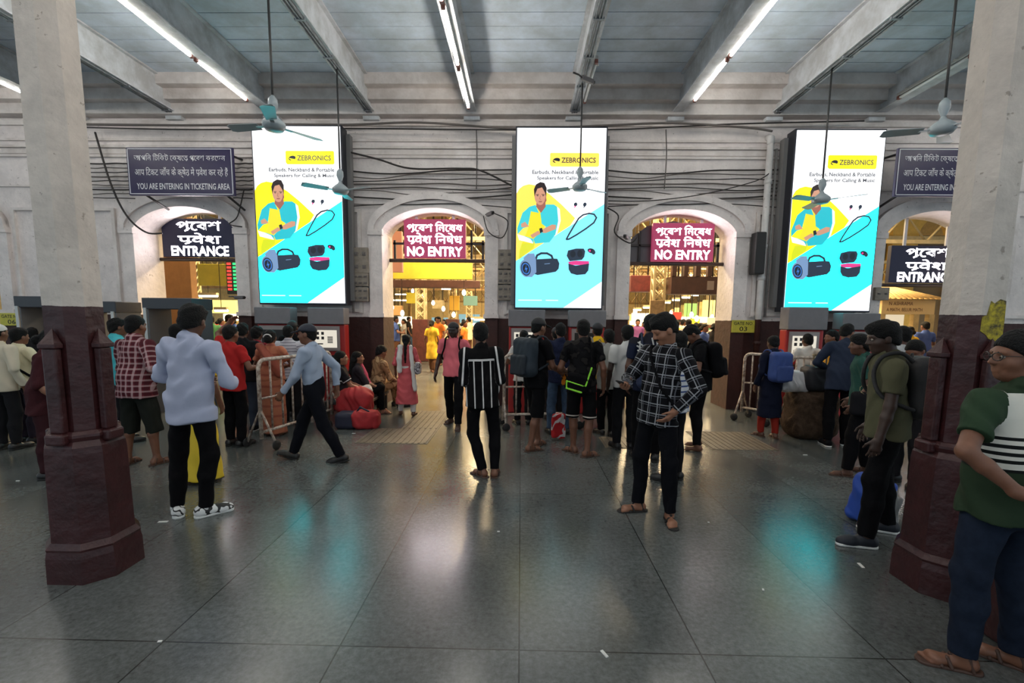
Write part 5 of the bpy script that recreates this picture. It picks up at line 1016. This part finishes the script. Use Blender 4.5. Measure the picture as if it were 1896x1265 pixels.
bag('travel_bag', 'lower red and navy bag on the floor before the seated woman in black', 'bag', [rbox((.12, 0, .13), (.2, .14, .13), .08, rz(10))], redc, (at(662, 775, 6.6)[0], 6.62, 0), parts=[('navy_panel', [rbox((-.16, .0, .12), (.15, .14, .12), .06)], M('navy_bag', (36, 38, 58), .75)), ('handle', [cap((.0, -.05, .25), (.06, -.06, .32), .014), cap((.06, -.06, .32), (.18, -.05, .26), .014)], M('navy_bag', (36, 38, 58), .75))])
bag('sack', 'bulging brown jute sack on the floor by the pale railing', 'sack', [rbox((0, 0, .32), (.3, .24, .32), .12), ell((0, 0, .2), (.33, .27, .2), k=.08), ell((0.02, 0, .6), (.24, .2, .1), k=.08)], M('brown_jute', (78, 62, 50), .9, noise=.35, nscale=18, bump=.4, bscale=60), (at(1492, 760, 6.6)[0], 6.5, 0), parts=[('rope', [cap((-.2, -.2, .55), (-.26, -.2, .2), .012), cap((-.26, -.2, .2), (-.24, -.22, .06), .012)], M('rope', (60, 48, 40), .8))])
bag('carrier_bag', 'crumpled white carrier bag lying on the brown sack', 'bag', [rbox((0, 0, .14), (.19, .12, .14), .06, ry(6)), ell((-.05, -.02, .1), (.17, .14, .1), k=.06)], M('white_plastic', (214, 212, 214), .45, bump=.5, bscale=7), (at(1468, 720, 6.5)[0], 6.5, .66), crease=.012)
bag('holdall', 'black holdall resting on the sack beside the navy jacket', 'bag', [rbox((0, 0, .17), (.2, .15, .17), .08)], M('black_nylon', (34, 34, 40), .6, noise=.4), (at(1516, 690, 6.4)[0], 6.42, .68), parts=[('handle', [cap((-.08, -.03, .32), (-.1, -.04, .5), .012), cap((-.1, -.04, .5), (.08, -.04, .5), .012), cap((.08, -.04, .5), (.08, -.03, .32), .012)], M('tan_strap', (150, 130, 100), .7))])
bag('sport_bag', 'blue bag standing behind the olive t-shirt by the postered column', 'bag', [rbox((0, 0, .2), (.1, .12, .2), .05, ry(12))], M('royal_blue', (30, 70, 160), .6), (fl(1634, 985)[0], fl(1634, 985)[1] + .16, 0), parts=[('handle', [cap((-.04, 0, .37), (.02, 0, .46), .012), cap((.02, 0, .46), (.11, 0, .38), .012)], M('royal_blue', (30, 70, 160), .6))])
bag('plastic_bag', 'crumpled grey plastic bag at the foot of the postered column', 'bag', [rbox((0, 0, .14), (.11, .13, .14), .06), ell((.02, 0, .27), (.07, .08, .09), k=.05)], M('grey_plastic', (140, 138, 136), .45, noise=.5, nscale=14), (fl(1658, 985)[0], fl(1658, 985)[1] + .2, 0), crease=.014)
bag('shopping_bag', 'red and white shopping bag by the bare legs of the camouflage shirt', 'bag', [rbox((0, 0, .2), (.09, .05, .17), .03)], camo('red_white_bag', ((176, 40, 44), (200, 190, 190), (176, 40, 44)), 7), (at(1034, 780, 6.1)[0], 6.1, .0))
# walk-through detector frames
def gate_frame(l, r, Y, topy, lab):
    a, b = at(l, 600, Y)[0], at(r, 600, Y)[0]; zt = at((l + r) / 2, topy, Y)[2]; t = thing('metal_detector', lab, 'metal detector', ((a + b) / 2, Y, 0), 0, 'walk-through metal detectors'); w2 = (b - a) / 2
    for s in (-1, 1): MB().box((s * w2 - .04, -.25, 0), (s * w2 + .04, .25, zt - .16), bev=.01).build('side_panel', M('detector_grey', (96, 98, 102), .4), t); MB().box((s * w2 - .025, -.275, 0), (s * w2 + .025, -.25, zt - .16)).build('strip', M('aluminium', (190, 188, 184), .35, metal=.6), t)
    MB().box((-w2 - .05, -.26, zt - .18), (w2 + .05, .26, zt), bev=.012).build('header', M('detector_head', (58, 60, 66), .4), t)
gate_frame(294, 372, 7.6, 553, 'walk-through metal detector frame before the whole ENTRANCE arch')
gate_frame(172, 236, 7.6, 559, 'walk-through metal detector frame behind the octagonal column')
gate_frame(66, 140, 7.6, 550, 'walk-through metal detector frame near gate six')
# litter on the floor
lit = M('litter_white', (215, 214, 210), .6)
for k, (px, py, L, a, lab) in enumerate([(1119, 1212, .05, -65, 'flat white wrapper on the floor near the slab joint'), (1594, 1048, .06, 80, 'white straw on the floor near the postered column'), (296, 1189, .02, 10, 'small white scrap on the floor below the octagonal column'), (655, 803, .05, 5, 'white scrap before the red bags'), (1312, 968, .015, 0, 'tiny white scrap beside the checked shirt man'), (1491, 843, .05, 0, 'white scrap before the brown sack'), (33, 891, .03, 5, 'white scrap on the floor beyond the octagonal column'), (302, 967, .07, 10, 'thin pale stick beside the white sneakers'), (923, 985, .02, 0, 'tiny white scrap before the striped shirt'), (1413, 1093, .02, 70, 'tiny white scrap in the cyan reflection')]):
    p = fl(px, py); R = Matrix.Rotation(math.radians(a), 3, 'Z'); o = MB().box((-L / 2, -max(.006, L * .16), .001), (L / 2, max(.006, L * .16), .006), R=R, bev=.001).build('paper_scrap', lit); o.location = (p[0], p[1], 0); tag(o, lab, 'litter', 'litter on the stone floor')
tag(MB().box((2.47, 1.75, 0), (3.1, 2.5, .42), bev=.02).build('masonry_block', colm), 'low maroon masonry block behind the legs of the green polo', 'block')
# ================================================================ THE CONCOURSE BEYOND THE ARCHES
cream = M('cream_steel', (206, 186, 140), .5, noise=.25, nscale=5); buff = M('buff_wall', (206, 178, 120), .7, noise=.2); umber = M('umber_steel', (70, 40, 34), .5, noise=.3)
struct(MB().box((-22, 40, 0), (22, 40.3, 9)).build('wall_far', buff))
for x, nm in ((-22, 'wall_left'), (22, 'wall_right')): struct(MB().box((x - .15, WB, 0), (x + .15, 40, 9)).build(nm, buff))
struct(MB().box((-22, WB + .05, 7.2), (22, 40, 7.4)).build('ceiling_concourse', M('concourse_roof', (150, 134, 108), .7, noise=.3, nscale=1)))
def lattice_column(px, Y, wpx, lab, base=True, topz=6.94):
    x = at(px, 560, Y)[0]; w_ = wpx / 850 * Y / 2; t = thing('lattice_column', lab, 'column', (x, Y, 0), 0, 'cream lattice steel columns')
    z = 1.55 if base else 0
    if base: MB().box((-w_ * 1.9, -w_ * 1.9, 0), (w_ * 1.9, w_ * 1.9, 1.55), bev=.02).build('base', maroon, t)
    for a in (-1, 1):
        for b in (-1, 1): MB().box((a * w_ - .03, b * w_ - .03, z), (a * w_ + .03, b * w_ + .03, topz)).build('corner_post', cream, t)
    mb = MB(); st = w_ * 2.2; zz = z
    while zz < topz - st:
        for b in (-1, 1): mb.tube([(-w_, b * w_, zz), (w_, b * w_, zz + st)], .026, 5); mb.tube([(w_, b * w_, zz), (-w_, b * w_, zz + st)], .026, 5)
        for a in (-1, 1): mb.tube([(a * w_, -w_, zz), (a * w_, w_, zz + st)], .026, 5)
        zz += st
    mb.build('lacing', cream, t); return t
lattice_column(780, 17, 15, 'cream lattice column on a maroon base seen over the woman in pink'); lattice_column(838, 20, 12, 'cream lattice column above the walker in pink'); lattice_column(869, 23, 9, 'slim cream lattice column at the edge of the walker arch', False); lattice_column(1217, 13.5, 18, 'cream lattice column with posters behind the navy jersey'); lattice_column(362, 15, 12, 'cream lattice column in the whole ENTRANCE arch')
def board(name, lab, l, r, tp, b, Y, m, th=.12, cat='board', group=None, extra=None):
    p, q = at(l, (tp + b) / 2, Y), at(r, (tp + b) / 2, Y); u, v = at((l + r) / 2, tp, Y), at((l + r) / 2, b, Y); t = thing(name, lab, cat, ((p[0] + q[0]) / 2, Y, (u[2] + v[2]) / 2), 0, group); w2, h2 = (q[0] - p[0]) / 2, (u[2] - v[2]) / 2
    MB().box((-w2, 0, -h2), (w2, th, h2), bev=.01).build('panel', m, t)
    if extra: extra(t, w2, h2)
    return t
yb = M('yellow_board', (214, 196, 60), .5, noise=.15, nscale=3); ybl = M('yellow_lit', (236, 214, 90), .5, emit=.5)
def rods(t, w2, h2):
    for s in (-.7, .7): MB().tube([(s * w2, .06, h2), (s * w2, .06, 7.2 - t.location.z)], .02, 6).build('hanger', darkm, t)
board('hanging_board', 'long yellow hanging board across the walker arch', 716, 874, 482, 517, 14, yb, extra=rods); board('beam', 'dark girder under the long yellow board', 716, 888, 519, 533, 14.6, umber, .3, 'beam', extra=rods)
board('hanging_board', 'yellow hanging board in the whole ENTRANCE arch', 366, 420, 489, 529, 13, yb, extra=rods)
board('platform_sign', 'small yellow sign board near the walker arch pier', 752, 774, 542, 562, 19, yb, extra=rods); board('platform_sign', 'small amber sign on the lattice column above the pink walker', 832, 850, 548, 575, 19.6, M('amber_board', (206, 160, 50), .5), extra=rods)
board('notice_panel', 'pink notice panel hanging high in the walker arch', 724, 744, 428, 504, 9.9, M('pink_panel', (216, 160, 140), .6), extra=rods)
board('brown_panel', 'brown panelled wall seen in the whole ENTRANCE arch', 303, 356, 400, 723, 10.3, M('brown_panel', (170, 124, 76), .6, noise=.15), .2, 'panel')
def dep(t, w2, h2):
    rods(t, w2, h2)
    for k in range(8):
        z = h2 * (.85 - k * .22); MB().box((-w2 * .8, -.01, z - .03), (-w2 * .1, 0, z + .03)).build('red_row', M('led_red', (240, 70, 60), .4, emit=1.4), t); MB().box((w2 * .2, -.01, z - .03), (w2 * .85, 0, z + .03)).build('green_row', M('led_green', (60, 220, 130), .4, emit=1.4), t)
board('departure_board', 'black departure board with red and green rows in the ENTRANCE arch', 419, 441, 484, 545, 12.5, M('board_black', (40, 50, 44), .4), extra=dep)
# dark gantry seen in the arch by gate three
def gantry(t, w2, h2):
    rods(t, w2, h2)
    for k in range(5): MB().box((-w2 + 2 * w2 * k / 4.2, -.05, h2), (-w2 + 2 * w2 * k / 4.2 + .12, .1, h2 + .35)).build('post', umber, t)
    MB().box((w2 * .45, -.03, -h2 * .5), (w2 * .72, 0, h2 * .5)).build('grey_plate', M('grey_plate', (140, 128, 124), .6), t)
board('gantry', 'dark maroon steel gantry in the arch beside gate three', 1243, 1334, 512, 545, 13, umber, .5, 'gantry', extra=gantry); board('gantry', 'dark red end of a gantry beside the cream lattice column', 1168, 1206, 510, 540, 14, M('dull_red_steel', (110, 44, 44), .5, noise=.4), .5, 'gantry', extra=rods)
board('poster', 'tan posters on the cream lattice column behind the navy jersey', 1204, 1230, 556, 590, 13.32, M('tan_poster', (150, 124, 88), .6, noise=.4, nscale=9), .03, 'poster')
# trusses under the concourse roof
for k, Y in enumerate((12, 16, 20, 25, 30)):
    t = thing('roof_truss', 'cream roof truss of the concourse, %s from the arches' % ['first', 'second', 'third', 'fourth', 'fifth'][k], 'truss', (0, Y, 0), 0, 'cream roof trusses'); z0 = 4.3 if k < 2 else 4.0
    for z in (z0, z0 + .9): MB().box((-15, -.06, z - .06), (15, .06, z + .06)).build('chord', cream, t)
    mb = MB(); x = -15
    while x < 15: mb.tube([(x, 0, z0), (x + .75, 0, z0 + .9), (x + 1.5, 0, z0)], .035, 5); x += 1.5
    mb.build('lacing', cream, t)
# platform canopies far back
for k, (x, Y, z) in enumerate(((-9.5, 24, 3.5), (-2.4, 25.5, 3.4), (6.5, 25.5, 3.6), (13, 24, 3.6))):
    t = thing('platform_canopy', 'sloping cream platform canopy far back, %s' % ['behind the ENTRANCE arch', 'behind the walker arch', 'behind the gate three arch', 'behind the postered column'][k], 'canopy', (x, Y, 0), 0, 'platform canopies')
    mb = MB(); mb.add([(-3, -3, z), (3, -3, z), (3, 3, z + .9), (-3, 3, z + .9), (-3, -3, z + .06), (3, -3, z + .06), (3, 3, z + .96), (-3, 3, z + .96)], [(0, 3, 2, 1), (4, 5, 6, 7), (0, 1, 5, 4), (1, 2, 6, 5), (2, 3, 7, 6), (3, 0, 4, 7)]); mb.build('roof', M('canopy_tin', (170, 146, 104), .5, noise=.3), t)
    for i in range(7): MB().tube([(-3 + i, -3, z - .04), (-3 + i, 3, z + .86)], .05, 6).build('rafter', cream, t)
    for s in (-2, 2): MB().box((s - .08, -.08, 0), (s + .08, .08, z + .4)).build('post', cream, t)
# girders, purlins and hoardings that crowd the view under the roof
for k, (Y, z, dz, m_, lab) in enumerate(((18.5, 3.55, .16, cream, 'cream girder just behind the first lattice columns'), (20.6, 3.3, .3, M('tan_steel', (176, 142, 92), .5, noise=.4), 'tan plate girder in the middle of the concourse'), (30, 4.5, .2, cream, 'cream girder high before the far platforms'), (33, 3.2, .35, M('tan_steel', (176, 142, 92), .5, noise=.4), 'tan plate girder over the far stalls'), (36, 4.4, .5, cream, 'deep cream girder before the far wall'))):
    t = thing('girder', lab, 'girder', (0, Y, z), 0, 'girders of the concourse'); hh = .3 + dz / 2; mb = MB()
    for z_ in (-hh, hh): mb.box((-18, -.09, z_ - .05), (18, .09, z_ + .05))
    mb.build('chord', m_, t); mb = MB()
    for i in range(60): x = -18 + i * .6; mb.tube([(x, 0, -hh), (x + .6, 0, hh)], .028, 4); mb.tube([(x + .6, 0, -hh), (x, 0, hh)], .028, 4)
    mb.build('lacing', m_, t)
    for x in (-15, -8, 3.2, 12): MB().box((x - .1, -.1, -z), (x + .1, .1, -dz / 2)).build('post', m_, t)
for k in range(14):
    x = -17 + k * 2.6; tag(MB().box((x - .06, 10, 6.95), (x + .06, 39, 7.195)).build('purlin', cream), 'cream purlin under the concourse roof, %s of fourteen across' % ['first', 'second', 'third', 'fourth', 'fifth', 'sixth', 'seventh', 'eighth', 'ninth', 'tenth', 'eleventh', 'twelfth', 'thirteenth', 'last'][k], 'purlin', 'purlins of the concourse')
# lamps
lampm = M('concourse_tube', (255, 244, 214), .4, emit=9)
def lamp(px, py, Y, L, lab, rot=0):
    p = at(px, py, Y); t = thing('strip_lamp', lab, 'lamp', p, rot, 'strip lamps of the concourse'); MB().box((-L / 2, -.06, .02), (L / 2, .06, .09)).build('batten', cream, t); MB().tube([(-L / 2, 0, 0), (L / 2, 0, 0)], .035, 8).build('tube', lampm, t); MB().tube([(0, 0, .08), (0, 0, 7.2 - p[2])], .008, 6).build('rod', darkm, t)
for k in range(7): lamp(1180 + k * 18, 574 - k * 4.6, 18, .3, 'white strip lamp in the slanting row behind gate three, %s from the lattice column' % ['first', 'second', 'third', 'fourth', 'fifth', 'sixth', 'seventh'][k])
for k, (px, py, Y) in enumerate(((738, 556, 20), (826, 535, 17.8), (805, 522, 18), (748, 545, 24), (878, 590, 22), (386, 548, 13.7), (410, 575, 12.5), (892, 592, 18))): lamp(px, py, Y, [.9, .35, .3, 1.0, .8, .55, .35, .6][k], 'bright lamp of the concourse, %s' % ['over the woman in pink', 'above the pink walker', 'between the lattice columns', 'behind the small yellow sign', 'at the edge of the walker arch', 'under the yellow board in the ENTRANCE arch', 'low in the ENTRANCE arch', 'by the striped shirt'][k])
bulb = M('bulb_glow', (255, 240, 205), .4, emit=12)
for k in range(26):
    px = (1176 + k * 9.5) if k < 17 else 726 + (k - 17) * 19; py = 578 + (k * 7) % 24 if k < 17 else 538 + (k * 11) % 52; Yb = 14.5 + (k * 5) % 6; p = at(px, py, Yb)
    t = thing('pendant_bulb', 'glowing bulb hung in the %s arch, %s across' % ('gate three' if k < 17 else 'pink walker', ['first', 'second', 'third', 'fourth', 'fifth', 'sixth', 'seventh', 'eighth', 'ninth', 'tenth', 'eleventh', 'twelfth', 'thirteenth', 'fourteenth', 'fifteenth', 'sixteenth', 'seventeenth'][k if k < 17 else k - 17]), 'lamp', p, 0, 'bare bulbs of the concourse')
    MB().lathe([(.01, -.09), (.05, -.06), (.065, 0), (.045, .06), (.025, .09)], n=12).build('bulb', bulb, t); MB().tube([(0, 0, .09), (0, 0, 7.2 - p[2])], .008, 5).build('cord', darkm, t)
for k, (l, r, tp, b_, Yb, m_, lab) in enumerate([(1246, 1262, 578, 592, 15.2, M('poster_red', (190, 60, 50), .5), 'red hanging card over the crowd of gate three'), (1278, 1296, 590, 600, 16.2, yb, 'yellow hanging card over the crowd of gate three'), (1310, 1328, 588, 602, 14.6, M('poster_white', (226, 220, 206), .5), 'white hanging card by the jamb of gate three'), (728, 746, 566, 584, 17.8, M('poster_tan', (186, 140, 90), .5), 'tan hanging board beside the small yellow sign'), (800, 822, 556, 572, 19.2, cream, 'cream hanging board between the lattice columns'), (858, 884, 548, 566, 18, M('poster_teal', (110, 150, 146), .5), 'teal hanging board at the edge of the walker arch')]): board('hanging_card', lab, l, r, tp, b_, Yb, m_, .06, extra=rods)
# shops with lit fascias
def shop(l, r, tp, b, Y, cf, lab, goods=True):
    p, q = at(l, (tp + b) / 2, Y), at(r, (tp + b) / 2, Y); u, v = at((l + r) / 2, tp, Y), at((l + r) / 2, b, Y); w2 = (q[0] - p[0]) / 2; t = thing('shop_stall', lab, 'shop', ((p[0] + q[0]) / 2, Y, 0), 0, 'lit stalls of the concourse')
    MB().box((-w2, -.1, v[2]), (w2, .1, u[2])).build('fascia', cf, t); MB().box((-w2, .5, 0), (w2, .62, u[2] - .05)).build('back_wall', buff, t); MB().box((-w2, -.3, 0), (w2, .2, .95), bev=.02).build('counter', umber, t)
    MB().box((-w2 * .95, .42, v[2] - .25), (w2 * .95, .5, v[2] - .02)).build('lit_strip', M('shop_light', (255, 236, 196), .4, emit=3.5), t)
    if goods:
        for k in range(10):
            x = -w2 + (k + .5) * 2 * w2 / 10; c = [(220, 190, 60), (190, 60, 50), (230, 220, 200), (90, 140, 80), (210, 140, 60)][k % 5]
            MB().box((x - w2 * .08, -.2, .95), (x + w2 * .08, .1, .95 + rnd.uniform(.12, .4)), bev=.01).build('goods', M('goods_%d%d%d' % c, c, .5), t)
fg = M('fascia_green', (170, 206, 110), .5, emit=1.2); fy = M('fascia_yellow', (250, 226, 130), .5, emit=1.4); fw = M('fascia_white', (255, 240, 206), .5, emit=1.6); fb = M('fascia_blue', (150, 196, 206), .5, emit=.8)
for i, (l, r, tp, b, Y, m, lab) in enumerate([(1250, 1268, 570, 590, 21, fy, 'stall with a yellow fascia beside the lattice column with posters'), (1268, 1300, 562, 586, 19.5, fg, 'stall with a green and yellow fascia behind the bending person'), (1302, 1332, 556, 586, 18, fy, 'stall with a wide lit fascia at the jamb of gate three'), (1170, 1204, 580, 594, 22, fw, 'white lit stall behind the navy jersey'), (728, 762, 586, 600, 26, fw, 'white lit stall behind the woman in pink'), (800, 830, 588, 602, 28, fb, 'pale blue stall between the lattice columns'), (850, 888, 582, 598, 26, fb, 'pale blue stall behind the pink walker'), (396, 440, 556, 580, 15, fy, 'amber stall low in the ENTRANCE arch')]): shop(l, r, tp, b, Y, m, lab)
# kiosk in the last arch
Y = 12.5; a, b = at(1630, 570, Y), at(1728, 570, Y); z1 = at(1680, 582, Y)[2]; z2 = at(1680, 556, Y)[2]; z3 = at(1660, 531, Y)[2]; w2 = (b[0] - a[0]) / 2
t = thing('kiosk', 'cream kiosk with a tiled roof and lettered board in the last arch', 'kiosk', ((a[0] + b[0]) / 2, Y, 0))
mb = MB(); zb = z2 + .02; mb.add([(-w2 - .15, -.3, zb), (w2 + .15, -.3, zb), (w2 + .15, 2, zb), (-w2 - .15, 2, zb), (-w2 * .3, .85, z3 + .1), (-w2 * .1, .85, z3 + .1)], [(0, 1, 5, 4), (1, 2, 5), (2, 3, 4, 5), (3, 0, 4), (0, 3, 2, 1)])
for k in range(12): f = k / 12; mb.tube([(-w2 - .15 + (2 * w2 + .3) * f, -.31, zb), (-w2 * .3 + w2 * .2 * f, .83, z3 + .1)], .03, 5)
mb.build('tiled_roof', M('kiosk_tiles', (206, 172, 112), .6, noise=.3, nscale=8), t)
s = MB().box((-w2, -.05, z1), (w2, .05, z2)).build('name_board', M('kiosk_board', (226, 196, 136), .5), t); mb = MB(); text(mb, 'N ASHRAMA', -.2, z2 - (z2 - z1) * .25, -.055, width=w2 * .9, height=.09); text(mb, 'A MATH, BELUR MATH', -.1, z2 - (z2 - z1) * .7, -.055, width=w2 * 1.35, height=.1); mb.build('lettering', M('sign_brown', (90, 44, 30), .5), s)
for x in (-w2 + .05, w2 * .35, w2 - .05): MB().box((x - .07, -.05, 0), (x + .07, .09, z1)).build('post', buff, t)
MB().box((-w2, 0, 0), (w2, .5, 1.0)).build('counter', buff, t); MB().box((-w2, .9, 1.0), (w2, 1.0, z1)).build('back_panel', M('kiosk_glow', (255, 236, 200), .5, emit=.7), t)
for k in range(9): x = -w2 * .9 + k * w2 * .2; MB().box((x, .4, 1.0), (x + w2 * .13, .6, 1.15 + .3 * ((k * 7) % 4) / 4)).build('goods', M('kiosk_goods_%d' % (k % 3), [(60, 50, 44), (150, 120, 90), (200, 190, 170)][k % 3], .5), t)
# ochre building behind it
ochre = M('ochre_wall', (222, 184, 96), .7, noise=.15); t = thing('station_building', 'ochre building front with arched openings behind the kiosk', 'building', (at(1690, 500, 19)[0], 19, 0))
mb = MB(); W3 = 3.4
for x0_, x1_ in ((-W3, -2.3), (-.9, .1), (1.5, W3)): mb.box((x0_, 0, 0), (x1_, .5, 7))
for c in (-1.6, .8):
    N = 14
    for k in range(N):
        t0, t1 = -math.cos(math.pi * k / N), -math.cos(math.pi * (k + 1) / N); f = lambda q: 5.0 + .75 * math.sqrt(max(0, 1 - q * q)); vs = [(c + .7 * q, y_, z) for y_ in (0, .5) for q, z in ((t0, f(t0)), (t1, f(t1)), (t1, 7), (t0, 7))]; mb.add(vs, [(0, 1, 2, 3), (5, 4, 7, 6), (4, 5, 1, 0)])
mb.build('front', ochre, t); mb = MB(); mb.box((-W3, .3, 0), (W3, .4, 5.1)); mb.build('infill', M('grey_brown', (120, 104, 80), .7), t)
mb = MB(); mb.box((-W3, -.12, 4.85), (W3, 0, 5.0)); mb.box((-W3, -.15, 6.2), (W3, 0, 6.4)); mb.build('string_course', cream, t)
for c in (-1.6, .8): MB().box((c - .6, .2, 4.1), (c + .6, .3, 4.8)).build('grille', M('grille', (110, 96, 80), .6, noise=.5, nscale=20), t)
# ---------------------------------------------------------------- the far crowd
FAR = []
tops = [('red', (176, 50, 46)), ('white', (214, 206, 196)), ('yellow', (220, 180, 60)), ('blue', (70, 90, 150)), ('green', (70, 120, 80)), ('orange', (214, 120, 50)), ('grey', (140, 136, 132)), ('purple', (110, 66, 110)), ('cream', (226, 210, 170)), ('black', (38, 36, 38))]
tm = [M('far_top_%s' % n, c, .85) for n, c in tops]; bots = [('dark trousers', black), ('blue jeans', jeans), ('brown trousers', M('far_brown', (96, 66, 48), .85)), ('pale trousers', M('far_pale', (180, 168, 150), .85))]
def template(fem, pose, x): return person('', x, 60, 0, 1.66 if not fem else 1.56, skin_=1, vx=.026, fem=fem, hair='bun' if fem else 'short', feet='bare', top=dict(m=tm[0], sleeve='short', long=fem, hem=.45 if fem else .82), bot=('trousers', black), pose=pose, group='crowd of the concourse')['t']
temps = [template(False, dict(RF=(.1, .2, 0), LF=(-.1, -.2, 0), LP=-20), 0), template(True, dict(RF=(.08, -.12, 0), LF=(-.08, .12, 0)), 2), template(False, dict(RH=(.14, .26, 1.1), RE=(1, -.5, -.4)), 4), template(True, FR, 6)]
spots = [(px, Y, 'gate') for px, Y in ((1250, 11.4), (1304, 11.5), (1274, 12.5), (1322, 12.6), (1252, 14.1), (1296, 13.6), (1264, 14.7), (1318, 14.8), (1240, 15.8), (1288, 15.8), (1256, 16.9), (1310, 16.8), (1180, 16), (1192, 18))]
spots += [(px, Y, 'walker') for px, Y in ((733, 15.5), (748, 18), (757, 21.5), (800, 13.5), (812, 15.5), (822, 18), (808, 21), (860, 14), (868, 17), (858, 20.5))]
spots += [(392, 11.5, 'entrance'), (410, 13, 'entrance'), (426, 10.8, 'entrance'), (434, 14.3, 'entrance'), (1656, 11.2, 'kiosk'), (1684, 10.3, 'kiosk'), (1712, 11.2, 'kiosk')]
used = {}
for k, (px, Y, w_) in enumerate(spots):
    o = temps[k % 4] if k < 4 else copy_tree(temps[k % 4]); o.location = (at(px, 620, Y)[0], Y, 0); o.rotation_euler.z = rnd.uniform(0, 6.28) if w_ != 'kiosk' else 0; i = (k * 3 + k // 10) % 10; j = (k // 3 + k) % 4
    if w_ == 'kiosk' and px == 1684: i = 2
    tries = 0
    while (i, j, w_) in used: j = (j + 1) % 4; i = (i + (j == 0)) % 10
    used[(i, j, w_)] = 1
    o['label'] = 'distant %s in a %s top and %s seen through the %s arch' % ('woman' if k % 2 else 'man', tops[i][0], bots[j][0], {'gate': 'gate three', 'walker': 'pink walker', 'entrance': 'whole ENTRANCE', 'kiosk': 'kiosk'}[w_]); o['category'] = 'person'
    for c in o.children:
        for nm, mm in (('shirt', tm[i]), ('trousers', bots[j][1])):
            if c.name.startswith(nm): c.material_slots[0].link = 'OBJECT'; c.material_slots[0].material = mm
